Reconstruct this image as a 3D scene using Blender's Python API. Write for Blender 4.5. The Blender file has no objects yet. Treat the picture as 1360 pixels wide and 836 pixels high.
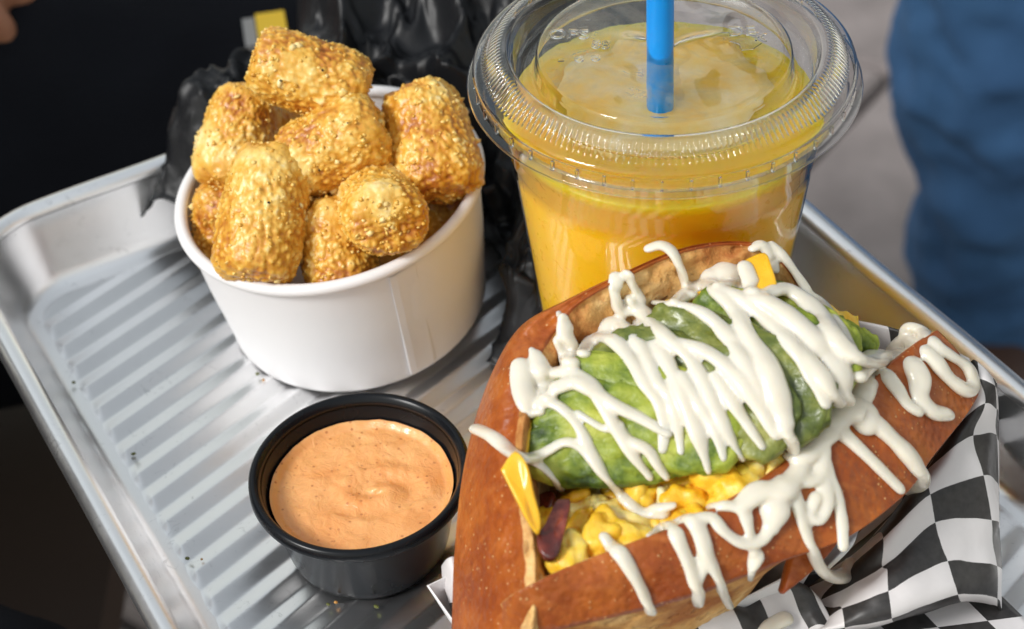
import bpy, bmesh, math, random
from mathutils import Vector, Matrix, noise
from mathutils.bvhtree import BVHTree
R = math.radians
random.seed(7)
scene = bpy.context.scene
COL = scene.collection

# ------------------------------------------------------------------ camera
FPX, PITCH, ROLL, CAMH = 2285.8, 0.73374, -0.06013, 0.36624      # focal length in pixels of a 1360 px wide frame
_F = Vector((0, math.cos(PITCH), -math.sin(PITCH)))
_R0 = Vector((1, 0, 0)); _U0 = _R0.cross(_F)
_R = _R0 * math.cos(ROLL) + _U0 * math.sin(ROLL)
_U = -_R0 * math.sin(ROLL) + _U0 * math.cos(ROLL)
CAM = Vector((0, 0, CAMH))
cam = bpy.data.cameras.new('camera')
cam.sensor_width = 36; cam.lens = FPX / 1360 * 36
cam.clip_start = 0.01; cam.clip_end = 200
cam.dof.use_dof = True; cam.dof.focus_distance = 0.445; cam.dof.aperture_fstop = 13.0
cam_o = bpy.data.objects.new('camera', cam); COL.objects.link(cam_o)
M = Matrix((_R, _U, -_F)).transposed().to_4x4(); M.translation = CAM
cam_o.matrix_world = M
scene.camera = cam_o

# ------------------------------------------------------------------ light
SUN_DIR = Vector((-0.62, -0.36, 0.66)).normalized()               # towards the sun
world = bpy.data.worlds.new('World'); scene.world = world; world.use_nodes = True
nt = world.node_tree; bg = nt.nodes['Background']
sky = nt.nodes.new('ShaderNodeTexSky'); sky.sky_type = 'NISHITA'; sky.sun_disc = False
sky.sun_elevation = math.asin(SUN_DIR.z); sky.sun_rotation = math.atan2(SUN_DIR.x, SUN_DIR.y)
sky.air_density = 3.0; sky.dust_density = 1.0; sky.ozone_density = 1.0
hs = nt.nodes.new('ShaderNodeHueSaturation'); hs.inputs['Saturation'].default_value = 0.32
nt.links.new(sky.outputs[0], hs.inputs['Color']); nt.links.new(hs.outputs[0], bg.inputs['Color'])
bg.inputs['Strength'].default_value = 0.115
sun = bpy.data.lights.new('sun', 'SUN'); sun.energy = 2.0; sun.angle = R(14); sun.color = (1, 0.985, 0.965)
sun_o = bpy.data.objects.new('sun', sun); COL.objects.link(sun_o)
sun_o.rotation_euler = SUN_DIR.to_track_quat('Z', 'Y').to_euler()
scene.view_settings.view_transform = 'Standard'; scene.view_settings.look = 'None'
scene.view_settings.gamma = 1; scene.view_settings.use_curve_mapping = False
scene.view_settings.exposure = 0.46
cy = scene.cycles
cy.use_denoising = True
cy.max_bounces = 20; cy.transmission_bounces = 16; cy.transparent_max_bounces = 32; cy.glossy_bounces = 8; cy.diffuse_bounces = 6
cy.caustics_refractive = True; cy.caustics_reflective = True; cy.sample_clamp_indirect = 6.0

# ------------------------------------------------------------------ helpers
def at(px, py, z):
    """point at height z that the photograph shows at (px, py)"""
    d = _F + _R * ((px - 680) / FPX) - _U * ((py - 418) / FPX)
    return CAM + d * ((z - CAMH) / d.z)
def ray(px, py):
    return (_F + _R * ((px - 680) / FPX) - _U * ((py - 418) / FPX)).normalized()

WL = {}
def tag(o, label=None, cat=None, group=None, kind=None):
    if label: o['label'] = label
    if cat: o['category'] = cat
    if group: o['group'] = group
    if kind: o['kind'] = kind
    return o
def thing(name, loc, label, cat, group=None):
    o = bpy.data.objects.new(name, None); COL.objects.link(o); o.location = loc
    o.empty_display_size = 0.02
    WL[o] = Vector(loc)
    return tag(o, label, cat, group)
def obj(name, V, F, mats, parent=None, smooth=True, origin=None, attrs=None, midx=None, uvs=None):
    """one mesh object from world-space vertices"""
    if origin is None:
        origin = WL[parent] if parent else Vector((0, 0, 0))
    origin = Vector(origin)
    me = bpy.data.meshes.new(name)
    me.from_pydata([tuple(Vector(v) - origin) for v in V], [], F)
    if not isinstance(mats, (list, tuple)): mats = [mats]
    for m in mats: me.materials.append(m)
    if midx:
        me.polygons.foreach_set('material_index', midx)
    me.polygons.foreach_set('use_smooth', [smooth] * len(me.polygons))
    if attrs:
        for k, vals in attrs.items():
            a = me.attributes.new(k, 'FLOAT', 'POINT'); a.data.foreach_set('value', vals)
    if uvs:
        ul = me.uv_layers.new(name='UVMap')
        for lp in me.loops: ul.data[lp.index].uv = uvs[lp.vertex_index]
    me.update()
    o = bpy.data.objects.new(name, me); COL.objects.link(o)
    if parent:
        o.parent = parent; o.location = origin - WL[parent]
    else:
        o.location = origin
    WL[o] = origin
    return o
def fix_normals(o):
    bm = bmesh.new(); bm.from_mesh(o.data); bmesh.ops.recalc_face_normals(bm, faces=bm.faces); bm.to_mesh(o.data); bm.free(); return o
def grid_faces(nu, nv, close_u=False, close_v=False, off=0):
    F = []
    for i in range(nu if close_u else nu - 1):
        for j in range(nv if close_v else nv - 1):
            a = i * nv + j; b = ((i + 1) % nu) * nv + j
            c = ((i + 1) % nu) * nv + (j + 1) % nv; d = i * nv + (j + 1) % nv
            F.append((off + a, off + b, off + c, off + d))
    return F
def lathe(prof, n, c=(0, 0, 0), fn=None, close=False, rot=None):
    """prof (r, z) swept round the vertical through c"""
    V = []
    for i in range(n):
        t = 2 * math.pi * i / n
        for k, (r, z) in enumerate(prof):
            if fn: r, z = fn(t, k, r, z)
            v = Vector((r * math.cos(t), r * math.sin(t), z))
            if rot: v = rot @ v
            V.append(v + Vector(c))
    return V, grid_faces(n, len(prof), close_u=True, close_v=close)
def crom(P, n):
    """Catmull-Rom through the points, n samples per span"""
    out = []
    m = len(P)
    for i in range(m - 1):
        p0 = P[max(i - 1, 0)]; p1 = P[i]; p2 = P[i + 1]; p3 = P[min(i + 2, m - 1)]
        for k in range(n):
            t = k / n
            out.append(0.5 * ((2 * p1) + (p2 - p0) * t + (2 * p0 - 5 * p1 + 4 * p2 - p3) * t * t + (3 * p1 - p0 - 3 * p2 + p3) * t ** 3))
    out.append(P[-1].copy() if hasattr(P[-1], 'copy') else P[-1])
    return out
def tube(P, rad, n=10, squash=None, caps=True):
    """round tube through P with radius per point; rounded ends"""
    V = []; F = []; m = len(P)
    up = Vector((0.13, 0.2, 0.97))
    rings = []
    for i in range(m):
        t = (P[min(i + 1, m - 1)] - P[max(i - 1, 0)])
        if t.length < 1e-9: t = Vector((1, 0, 0))
        t.normalize()
        s = t.cross(up)
        if s.length < 1e-3: s = t.cross(Vector((1, 0, 0)))
        s.normalize(); w = s.cross(t)
        rings.append((P[i], rad[i], s, w, t))
    if caps:
        a = rings[0]; b = rings[-1]
        pre = [(a[0] - a[4] * a[1] * math.sin(q), max(a[1] * math.cos(q), 1e-6), a[2], a[3], a[4]) for q in (1.45, 1.1, 0.7, 0.35)]
        post = [(b[0] + b[4] * b[1] * math.sin(q), max(b[1] * math.cos(q), 1e-6), b[2], b[3], b[4]) for q in (0.35, 0.7, 1.1, 1.45)]
        rings = pre + rings + post
    for (p, r, s, w, t) in rings:
        for k in range(n):
            q = 2 * math.pi * k / n
            V.append(p + s * (r * math.cos(q)) + w * (r * math.sin(q) * (squash or 1)))
    F = grid_faces(len(rings), n, close_v=True)
    L = len(V)
    F.append(tuple(range(n - 1, -1, -1))); F.append(tuple(range(L - n, L)))
    return V, F
def merge(parts):
    V = []; F = []
    for v, f in parts:
        o = len(V); V += list(v); F += [tuple(i + o for i in q) for q in f]
    return V, F
def box(c, s, rz=0.0):
    V = []
    for x in (-1, 1):
        for y in (-1, 1):
            for z in (-1, 1):
                a = x * s[0] / 2; b = y * s[1] / 2
                V.append(Vector((c[0] + a * math.cos(rz) - b * math.sin(rz), c[1] + a * math.sin(rz) + b * math.cos(rz), c[2] + z * s[2] / 2)))
    return V, [(0, 1, 3, 2), (4, 6, 7, 5), (0, 4, 5, 1), (2, 3, 7, 6), (0, 2, 6, 4), (1, 5, 7, 3)]
_ico = {}
def ico(l):
    if l not in _ico:
        bm = bmesh.new(); bmesh.ops.create_icosphere(bm, subdivisions=l, radius=1)
        bm.verts.ensure_lookup_table()
        _ico[l] = ([v.co.copy() for v in bm.verts], [tuple(v.index for v in f.verts) for f in bm.faces]); bm.free()
    return _ico[l]
def nz(p, s, seed=0.0):
    return noise.noise(Vector((p[0] * s + seed, p[1] * s - seed * 1.7, p[2] * s + seed * 0.6)))
def fbm(p, s, seed=0.0, o=3):
    return noise.fractal(Vector((p[0] * s + seed, p[1] * s - seed * 1.7, p[2] * s + seed * 0.6)), 1.0, 2.0, o)
def sstep(a, b, x):
    t = min(1, max(0, (x - a) / (b - a))); return t * t * (3 - 2 * t)

# ------------------------------------------------------------------ materials
class NM:
    """small node-material builder"""
    def __init__(s, name):
        s.m = bpy.data.materials.new(name); s.m.use_nodes = True
        s.t = s.m.node_tree; s.b = s.t.nodes['Principled BSDF']; s.out = s.t.nodes['Material Output']
        s.tc = s.t.nodes.new('ShaderNodeTexCoord')
    def n(s, typ, **kw):
        x = s.t.nodes.new(typ)
        for k, v in kw.items():
            if k in x.inputs: x.inputs[k].default_value = v
            else: setattr(x, k, v)
        return x
    def l(s, a, b): s.t.links.new(a, b)
    def noise(s, scale, detail=4, rough=0.55, coord='Object', dist=0.0):
        x = s.n('ShaderNodeTexNoise'); x.inputs['Scale'].default_value = scale; x.inputs['Detail'].default_value = detail
        x.inputs['Roughness'].default_value = rough; x.inputs['Distortion'].default_value = dist
        s.l(s.tc.outputs[coord], x.inputs['Vector']); return x.outputs['Fac']
    def voro(s, scale, feature='F1', coord='Object', out='Distance'):
        x = s.n('ShaderNodeTexVoronoi'); x.feature = feature; x.inputs['Scale'].default_value = scale
        s.l(s.tc.outputs[coord], x.inputs['Vector']); return x.outputs[out]
    def ramp(s, fac, stops):
        x = s.n('ShaderNodeValToRGB'); e = x.color_ramp.elements
        while len(e) < len(stops): e.new(0.5)
        for q, (p, c) in zip(e, stops):
            q.position = p; q.color = (c[0], c[1], c[2], 1) if not isinstance(c, (int, float)) else (c, c, c, 1)
        s.l(fac, x.inputs[0]); return x.outputs[0]
    def mix(s, fac, a, b, blend='MIX'):
        x = s.n('ShaderNodeMix'); x.data_type = 'RGBA'; x.blend_type = blend
        for v, i in ((fac, 0), (a, 6), (b, 7)):
            if isinstance(v, (int, float)): x.inputs[i].default_value = v
            elif isinstance(v, (tuple, list)): x.inputs[i].default_value = (*v[:3], 1)
            else: s.l(v, x.inputs[i])
        return x.outputs[2]
    def math(s, op, a, b=0.0, clamp=False):
        x = s.n('ShaderNodeMath'); x.operation = op; x.use_clamp = clamp
        for v, i in ((a, 0), (b, 1)):
            if isinstance(v, (int, float)): x.inputs[i].default_value = v
            else: s.l(v, x.inputs[i])
        return x.outputs[0]
    def attr(s, name):
        x = s.n('ShaderNodeAttribute'); x.attribute_name = name; return x.outputs['Fac']
    def bump(s, h, dist, strength=1.0, prev=None):
        x = s.n('ShaderNodeBump'); x.inputs['Distance'].default_value = dist; x.inputs['Strength'].default_value = strength
        s.l(h, x.inputs['Height'])
        if prev: s.l(prev, x.inputs['Normal'])
        return x.outputs[0]
    def set(s, **kw):
        for k, v in kw.items():
            i = s.b.inputs[k.replace('_', ' ')]
            if isinstance(v, (int, float)): i.default_value = v
            elif isinstance(v, (tuple, list)): i.default_value = (*v[:3], 1) if i.type == 'RGBA' else v
            else: s.l(v, i)
        return s
    def sss(s, w, rad, scale=1.0):
        s.b.inputs['Subsurface Weight'].default_value = w; s.b.inputs['Subsurface Radius'].default_value = rad
        s.b.inputs['Subsurface Scale'].default_value = scale; return s

def m_aluminium():
    m = NM('aluminium')
    st = m.n('ShaderNodeMapping'); m.l(m.tc.outputs['Object'], st.inputs['Vector'])
    st.inputs['Rotation'].default_value = (0, 0, 0.4); st.inputs['Scale'].default_value = (1, 14, 14)
    n1 = m.n('ShaderNodeTexNoise'); n1.inputs['Scale'].default_value = 90; n1.inputs['Detail'].default_value = 6; m.l(st.outputs[0], n1.inputs['Vector'])
    n2 = m.noise(45, 5, 0.6); n3 = m.noise(260, 4, 0.6, dist=1.5)
    scuff = m.ramp(n3, [(0.60, 0.0), (0.68, 1.0)])
    patch = m.ramp(n2, [(0.45, 0.0), (0.62, 1.0)])
    sc = m.math('MULTIPLY', scuff, patch)
    shade_fac = m.math('MULTIPLY', m.attr('rib_shade'), m.math('ADD', m.math('MULTIPLY', n2, 0.5), 0.6), True); base = m.mix(shade_fac, (0.95, 0.95, 0.955), (0.66, 0.66, 0.665)); col = m.mix(m.math('MULTIPLY', sc, 0.5), base, (0.40, 0.40, 0.41))  # light and dark reflection bands of the ribs painted into the base colour
    r = m.math('ADD', m.math('MULTIPLY', n2, 0.12), m.math('MULTIPLY', n1.outputs['Fac'], 0.08))
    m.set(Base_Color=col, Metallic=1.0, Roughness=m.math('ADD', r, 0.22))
    m.set(Normal=m.bump(n1.outputs['Fac'], 0.00004, 0.5, m.bump(n2, 0.0002, 0.15)))
    return m.m
def m_paper(name, c=(0.80, 0.79, 0.80), rough=0.5):
    m = NM(name); n1 = m.noise(500, 3); n2 = m.noise(40, 3)
    m.set(Base_Color=m.mix(n2, c, tuple(x * 0.95 for x in c)), Roughness=rough, Normal=m.bump(n1, 0.00006, 0.4))
    m.sss(0.15, (0.004, 0.004, 0.004)); return m.m
def m_plastic(name, c, rough=0.25, bump=0.0):
    m = NM(name); n1 = m.noise(120, 3)
    m.set(Base_Color=c, Roughness=m.math('ADD', m.math('MULTIPLY', n1, 0.15), rough - 0.07))
    if bump: m.set(Normal=m.bump(n1, bump, 0.5))
    return m.m
def m_tot():
    m = NM('fried_potato')
    tone = m.attr('tone'); n1 = m.noise(160, 4); n2 = m.noise(700, 3)
    f = m.math('ADD', m.math('MULTIPLY', tone, 0.80), m.math('MULTIPLY', n1, 0.30), True)
    col = m.ramp(f, [(0.10, (0.15, 0.034, 0.004)), (0.32, (0.42, 0.130, 0.010)), (0.50, (0.62, 0.28, 0.026)), (0.68, (0.74, 0.41, 0.060)), (0.86, (0.82, 0.56, 0.16)), (1.0, (0.88, 0.72, 0.38))])
    v = m.voro(520, 'F1'); b = m.bump(m.math('SUBTRACT', 1.0, v), 0.0005, 0.5, m.bump(n2, 0.0004, 0.5))
    m.set(Base_Color=col, Roughness=m.math('ADD', m.math('MULTIPLY', n2, 0.35), 0.22), Normal=b, Coat_Weight=0.25, Coat_Roughness=0.3)
    m.sss(0.08, (0.003, 0.0012, 0.0004)); return m.m
def m_crust():
    m = NM('brioche_crust')
    cr = m.attr('crust'); n1 = m.noise(55, 5, 0.6); n2 = m.noise(260, 4, 0.6); n3 = m.noise(900, 2)
    v = m.voro(520, 'F1'); pn = m.noise(90, 2)
    spk = m.math('MULTIPLY', m.ramp(v, [(0.10, 1.0), (0.20, 0.0)]), m.ramp(pn, [(0.42, 0.0), (0.58, 1.0)]))
    wr = m.n('ShaderNodeTexNoise'); wm = m.n('ShaderNodeMapping'); m.l(m.tc.outputs['Object'], wm.inputs['Vector']); wm.inputs['Rotation'].default_value = (0, 0, 0.55); wm.inputs['Scale'].default_value = (0.35, 1.6, 0.6); m.l(wm.outputs[0], wr.inputs['Vector']); wr.inputs['Scale'].default_value = 210; wr.inputs['Detail'].default_value = 5
    cc = m.ramp(n1, [(0.30, (0.22, 0.042, 0.006)), (0.46, (0.34, 0.076, 0.010)), (0.60, (0.43, 0.115, 0.014)), (0.74, (0.52, 0.17, 0.026))])
    cc = m.mix(m.ramp(n2, [(0.36, 0.40), (0.52, 0.0)]), cc, (0.19, 0.034, 0.006)); cc = m.mix(m.ramp(n2, [(0.54, 0.0), (0.72, 0.4)]), cc, (0.47, 0.14, 0.024))
    cc = m.mix(m.ramp(m.noise(22, 3, 0.5), [(0.38, 0.35), (0.56, 0.0)]), cc, (0.18, 0.032, 0.006)); cc = m.mix(m.ramp(wr.outputs['Fac'], [(0.56, 0.0), (0.75, 0.55)]), cc, (0.50, 0.16, 0.035)); cc = m.mix(m.math('MULTIPLY', spk, 0.75), cc, (0.74, 0.42, 0.17))
    vb = m.voro(240, 'F1'); pore = m.ramp(vb, [(0.12, 0.0), (0.42, 1.0)])
    bc = m.ramp(n1, [(0.36, (0.36, 0.12, 0.022)), (0.50, (0.62, 0.33, 0.10)), (0.66, (0.78, 0.54, 0.24))])
    bc = m.mix(m.math('MULTIPLY', m.ramp(n2, [(0.3, 1.0), (0.5, 0.0)]), 0.55), bc, (0.30, 0.09, 0.015))
    sel = m.ramp(m.math('ADD', cr, m.math('MULTIPLY', m.math('SUBTRACT', n2, 0.5), 0.5)), [(0.44, 0.0), (0.54, 1.0)])
    col = m.mix(sel, bc, cc)
    b1 = m.bump(n3, 0.00015, 0.6, m.bump(spk, 0.0003, 0.7, m.bump(wr.outputs['Fac'], 0.0007, 0.5, m.bump(m.voro(620, 'SMOOTH_F1'), 0.0006, 0.6))))
    bb = m.bump(pore, 0.0012, 0.8, m.bump(n2, 0.0014, 0.8))
    mx = m.n('ShaderNodeMix'); mx.data_type = 'VECTOR'; m.l(sel, mx.inputs[0]); m.l(bb, mx.inputs[4]); m.l(b1, mx.inputs[5])
    m.set(Base_Color=col, Roughness=m.math('SUBTRACT', 0.75, m.math('MULTIPLY', sel, 0.36)), Normal=mx.outputs[1])
    m.b.inputs['Specular IOR Level'].default_value = 0.4
    m.sss(0.12, (0.004, 0.0015, 0.0006)); return m.m
def m_food(name, stops, scale, rough=0.35, bump=0.0006, sss=(0.3, (0.004, 0.002, 0.0008)), coat=0.2, scale2=400):
    m = NM(name); n1 = m.noise(scale, 5, 0.6); n2 = m.noise(scale2, 3)
    m.set(Base_Color=m.ramp(n1, stops), Roughness=m.math('ADD', m.math('MULTIPLY', n2, 0.2), rough - 0.1), Coat_Weight=coat, Coat_Roughness=0.15,
          Normal=m.bump(n2, bump * 0.5, 0.6, m.bump(n1, bump, 0.7)))
    m.sss(*sss); return m.m
def m_mayo():
    m = NM('mayonnaise'); n1 = m.noise(120, 3); n2 = m.noise(500, 2)
    m.set(Base_Color=m.mix(n1, (0.76, 0.715, 0.62), (0.71, 0.65, 0.53)), Roughness=0.24, Coat_Weight=0.35, Coat_Roughness=0.08,
          Normal=m.bump(n2, 0.00012, 0.35, m.bump(n1, 0.0008, 0.4)))
    m.sss(0.6, (0.0035, 0.0028, 0.0018)); return m.m
def m_clear(name, tint=(1, 1, 1), ior=1.45, rough=0.02):
    m = NM(name); t = m.t
    lw = m.n('ShaderNodeLayerWeight'); lw.inputs['Blend'].default_value = 0.5; f0 = ((ior - 1) / (ior + 1)) ** 2
    fac = m.math('ADD', m.math('MULTIPLY', m.math('POWER', lw.outputs['Facing'], 5.0), 1 - f0), f0)
    tr = m.n('ShaderNodeBsdfTransparent'); tr.inputs[0].default_value = (*tint, 1)
    gl = m.n('ShaderNodeBsdfGlossy'); gl.inputs['Roughness'].default_value = rough
    mx = m.n('ShaderNodeMixShader'); m.l(fac, mx.inputs[0]); m.l(tr.outputs[0], mx.inputs[1]); m.l(gl.outputs[0], mx.inputs[2])
    n1 = m.noise(70, 3); bp = m.bump(n1, 0.0004, 0.4); m.l(bp, lw.inputs['Normal']); m.l(bp, gl.inputs['Normal'])
    m.l(mx.outputs[0], m.out.inputs['Surface']); return m.m
def m_glass(name, ior=1.42, rough=0.0, tint=(0.985, 0.99, 0.99)):
    m = NM(name); g = m.n('ShaderNodeBsdfGlass'); g.inputs['IOR'].default_value = ior; g.inputs['Roughness'].default_value = rough
    g.inputs['Color'].default_value = (*tint, 1)
    n1 = m.noise(60, 3); m.l(m.bump(n1, 0.0003, 0.3), g.inputs['Normal'])
    m.l(g.outputs[0], m.out.inputs['Surface']); return m.m
def m_checker():
    m = NM('checkered_paper')
    mp = m.n('ShaderNodeMapping'); m.l(m.tc.outputs['UV'], mp.inputs['Vector'])
    wob = m.n('ShaderNodeTexNoise'); wob.inputs['Scale'].default_value = 6; m.l(m.tc.outputs['UV'], wob.inputs['Vector'])
    add = m.n('ShaderNodeMixRGB'); add.blend_type = 'ADD'; add.inputs[0].default_value = 0.012
    m.l(mp.outputs[0], add.inputs[1]); m.l(wob.outputs['Color'], add.inputs[2])
    ck = m.n('ShaderNodeTexChecker'); ck.inputs['Scale'].default_value = 1.0; m.l(add.outputs[0], ck.inputs['Vector'])
    ck.inputs['Color1'].default_value = (0.016, 0.015, 0.015, 1); ck.inputs['Color2'].default_value = (0.80, 0.77, 0.77, 1)
    n1 = m.noise(500, 3); n2 = m.noise(60, 3)
    col = m.mix(m.math('MULTIPLY', n1, 0.12), ck.outputs['Color'], (0.45, 0.42, 0.41))
    m.set(Base_Color=col, Roughness=0.42, Normal=m.bump(n2, 0.0012, 0.5, m.bump(n1, 0.00006, 0.4)))
    tl = m.n('ShaderNodeBsdfTranslucent'); m.l(col, tl.inputs['Color'])
    mx = m.n('ShaderNodeMixShader'); mx.inputs[0].default_value = 0.22
    m.l(m.b.outputs[0], mx.inputs[1]); m.l(tl.outputs[0], mx.inputs[2]); m.l(mx.outputs[0], m.out.inputs['Surface'])
    return m.m
def m_cloth(name, c1, c2, scale=30, weave=2500, rough=0.85):
    m = NM(name); n1 = m.noise(scale, 5); n2 = m.noise(weave, 2)
    m.set(Base_Color=m.mix(n1, c1, c2), Roughness=rough, Normal=m.bump(n2, 0.0003, 0.5)); return m.m

ALU = m_aluminium(); PAPER = m_paper('white_paperboard'); BLACKPL = m_plastic('black_plastic', (0.006, 0.007, 0.009), 0.25); BLACKPL.node_tree.nodes['Principled BSDF'].inputs['Specular IOR Level'].default_value = 0.22
TOT = m_tot(); CRUST = m_crust(); MAYO = m_mayo(); CHECK = m_checker()
PEPPER = m_plastic('pepper', (0.02, 0.014, 0.008), 0.7)
STRAW = m_plastic('blue_straw_plastic', (0.0, 0.27, 0.78), 0.3)
LIDM = m_glass('clear_lid_plastic'); CUPM = m_clear('clear_cup_plastic', (0.99, 0.99, 0.985), 1.5)
JUICE = m_food('orange_juice', [(0.3, (0.92, 0.50, 0.006)), (0.7, (0.95, 0.56, 0.010))], 25, 0.3, 0.0, (1.0, (0.02, 0.012, 0.002)), 0.0)
FOAM = m_food('juice_foam', [(0.38, (0.92, 0.52, 0.03)), (0.55, (0.88, 0.62, 0.20)), (0.75, (0.87, 0.72, 0.42))], 55, 0.5, 0.0003, (0.4, (0.004, 0.003, 0.001)), 0.1)
def m_sauce():
    m = NM('pink_sauce'); n1 = m.noise(60, 4, dist=1.0); v = m.voro(430, 'F1'); pn = m.noise(230, 2)
    spk = m.math('MULTIPLY', m.ramp(v, [(0.12, 1.0), (0.22, 0.0)]), m.ramp(pn, [(0.38, 0.0), (0.55, 1.0)]))
    c = m.ramp(n1, [(0.3, (0.84, 0.36, 0.11)), (0.7, (0.90, 0.47, 0.18))])
    m.set(Base_Color=m.mix(m.math('MULTIPLY', spk, 0.65), c, (0.42, 0.10, 0.02)), Roughness=0.28, Coat_Weight=0.25, Coat_Roughness=0.1,
          Normal=m.bump(m.noise(240, 4, 0.6, dist=2.5), 0.0007, 0.5, m.bump(n1, 0.0014, 0.5))); m.sss(0.4, (0.004, 0.002, 0.001)); return m.m
SAUCE = m_sauce()
AVO = m_food('avocado', [(0.29, (0.016, 0.040, 0.005)), (0.38, (0.095, 0.15, 0.010)), (0.48, (0.24, 0.30, 0.024)), (0.64, (0.44, 0.46, 0.070))], 70, 0.5, 0.0016, (0.3, (0.003, 0.003, 0.0008)), 0.05)
AVOD = m_food('avocado_bruised', [(0.30, (0.035, 0.055, 0.008)), (0.45, (0.10, 0.13, 0.018)), (0.62, (0.25, 0.26, 0.05)), (0.8, (0.42, 0.40, 0.12))], 95, 0.4, 0.0014, (0.2, (0.003, 0.003, 0.0008)), 0.2)
EGG = m_food('scrambled_egg', [(0.30, (0.74, 0.34, 0.012)), (0.46, (0.86, 0.50, 0.025)), (0.58, (0.88, 0.60, 0.10)), (0.72, (0.88, 0.74, 0.36))], 80, 0.45, 0.0012, (0.4, (0.005, 0.0025, 0.0006)), 0.05)
EGGS = [EGG, m_food('egg_white_curd', [(0.32, (0.80, 0.50, 0.06)), (0.5, (0.86, 0.68, 0.26)), (0.7, (0.88, 0.78, 0.48))], 110, 0.45, 0.0014, (0.4, (0.005, 0.003, 0.001)), 0.05), m_food('egg_yolk_curd', [(0.32, (0.72, 0.32, 0.010)), (0.55, (0.86, 0.48, 0.02)), (0.72, (0.88, 0.60, 0.10))], 90, 0.42, 0.0013, (0.4, (0.005, 0.0025, 0.0006)), 0.08)]
CHEESE = m_food('cheese', [(0.3, (0.86, 0.42, 0.010)), (0.7, (0.90, 0.50, 0.02))], 60, 0.3, 0.0001, (0.4, (0.005, 0.002, 0.0005)), 0.2)
BACON = m_food('bacon', [(0.35, (0.030, 0.004, 0.003)), (0.55, (0.12, 0.014, 0.008)), (0.75, (0.32, 0.07, 0.035))], 170, 0.3, 0.0006, (0.1, (0.002, 0.001, 0.001)), 0.4)
BAG = m_plastic('black_bag_plastic', (0.006, 0.0065, 0.008), 0.42, 0.0004); BAG.node_tree.nodes['Principled BSDF'].inputs['Specular IOR Level'].default_value = 0.28
DENIM = m_cloth('blue_denim', (0.006, 0.034, 0.105), (0.048, 0.145, 0.31), 9)
BLACKCLOTH = m_cloth('black_cloth', (0.0035, 0.004, 0.006), (0.006, 0.007, 0.011), 12); BLACKCLOTH.node_tree.nodes['Principled BSDF'].inputs['Specular IOR Level'].default_value = 0.15
SKIN = m_food('skin', [(0.3, (0.36, 0.15, 0.08)), (0.7, (0.44, 0.20, 0.115))], 60, 0.5, 0.0002, (0.2, (0.01, 0.004, 0.002)), 0.0)
LEATHER = m_plastic('brown_leather', (0.06, 0.03, 0.018), 0.5)
YELLOW = m_plastic('yellow_paint', (0.75, 0.48, 0.01), 0.5)
STEEL = m_plastic('grey_paint', (0.25, 0.25, 0.25), 0.5)
def m_slab():
    m = NM('paving_stone'); n1 = m.noise(9, 5, 0.65); n2 = m.noise(120, 3)
    m.set(Base_Color=m.mix(m.math('MULTIPLY', n2, 0.3), m.ramp(n1, [(0.3, (0.17, 0.145, 0.14)), (0.7, (0.33, 0.285, 0.275))]), (0.12, 0.11, 0.11)), Roughness=0.85, Normal=m.bump(n2, 0.002, 0.5)); return m.m
SLAB = m_slab(); JOINT = m_plastic('joint_sand', (0.07, 0.062, 0.06), 0.9); WOOD = m_plastic('dark_wood', (0.05, 0.03, 0.02), 0.6)

# ------------------------------------------------------------------ the ground far below the tray
GZ = -0.60
V, F = [Vector((-30, -30, GZ - 0.02)), Vector((30, -30, GZ - 0.02)), Vector((30, 30, GZ - 0.02)), Vector((-30, 30, GZ - 0.02))], [(0, 1, 2, 3)]
ground = tag(obj('pavement', V, F, JOINT), kind='structure')
sv, sf = [], []
bm = bmesh.new(); bmesh.ops.create_cube(bm, size=1)
for v in bm.verts: v.co.x *= 0.392; v.co.y *= 0.292; v.co.z *= 0.03
bmesh.ops.bevel(bm, geom=list(bm.edges), offset=0.006, segments=1, affect='EDGES')
sl_me = bpy.data.meshes.new('paving_slab'); bm.to_mesh(sl_me); bm.free(); sl_me.materials.append(SLAB)
ca, sa = math.cos(R(-38)), math.sin(R(-38))
for i in range(-4, 6):
    for j in range(-4, 7):
        lx = (i + (0.5 if j % 2 else 0)) * 0.40; ly = j * 0.30
        x = 0.45 + lx * ca - ly * sa; y = 1.15 + lx * sa + ly * ca
        o = bpy.data.objects.new('paving_slab', sl_me); COL.objects.link(o); o.parent = ground
        o.location = (x, y, GZ - 0.015 + random.uniform(-0.002, 0.002)); o.rotation_euler = (random.uniform(-.004, .004), 0, R(-38))

# ------------------------------------------------------------------ aluminium tray
TY, TL, TR_, TB = 0.49416, 0.04441, 0.28545, 0.46734
TU = Vector((math.cos(TY), math.sin(TY), 0)); TV = Vector((-math.sin(TY), math.cos(TY), 0))
TW = (TR_ - TL) / 2; TH = 0.165
TC = TU * ((TL + TR_) / 2) + TV * (TB - TH)
tray = thing('serving_tray', TC, 'shallow aluminium sheet tray with ribbed floor and rolled rim under all the food', 'tray')
RC = 0.032
def rrect(d, n=14):
    pts = []
    for (sx, sy, a0) in ((1, 1, 0), (-1, 1, 90), (-1, -1, 180), (1, -1, 270)):
        for k in range(n + 1):
            a = R(a0 + 90 * k / n); r = RC - d
            pts.append(((TW - RC) * sx + r * math.cos(a), (TH - RC) * sy + r * math.sin(a)))
        # a few points along the straight side
    out = []
    for i, p in enumerate(pts):
        q = pts[(i + 1) % len(pts)]
        out.append(p)
        if (i + 1) % (n + 1) == 0:
            for k in range(1, 24):
                out.append((p[0] + (q[0] - p[0]) * k / 24, p[1] + (q[1] - p[1]) * k / 24))
    return out
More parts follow.
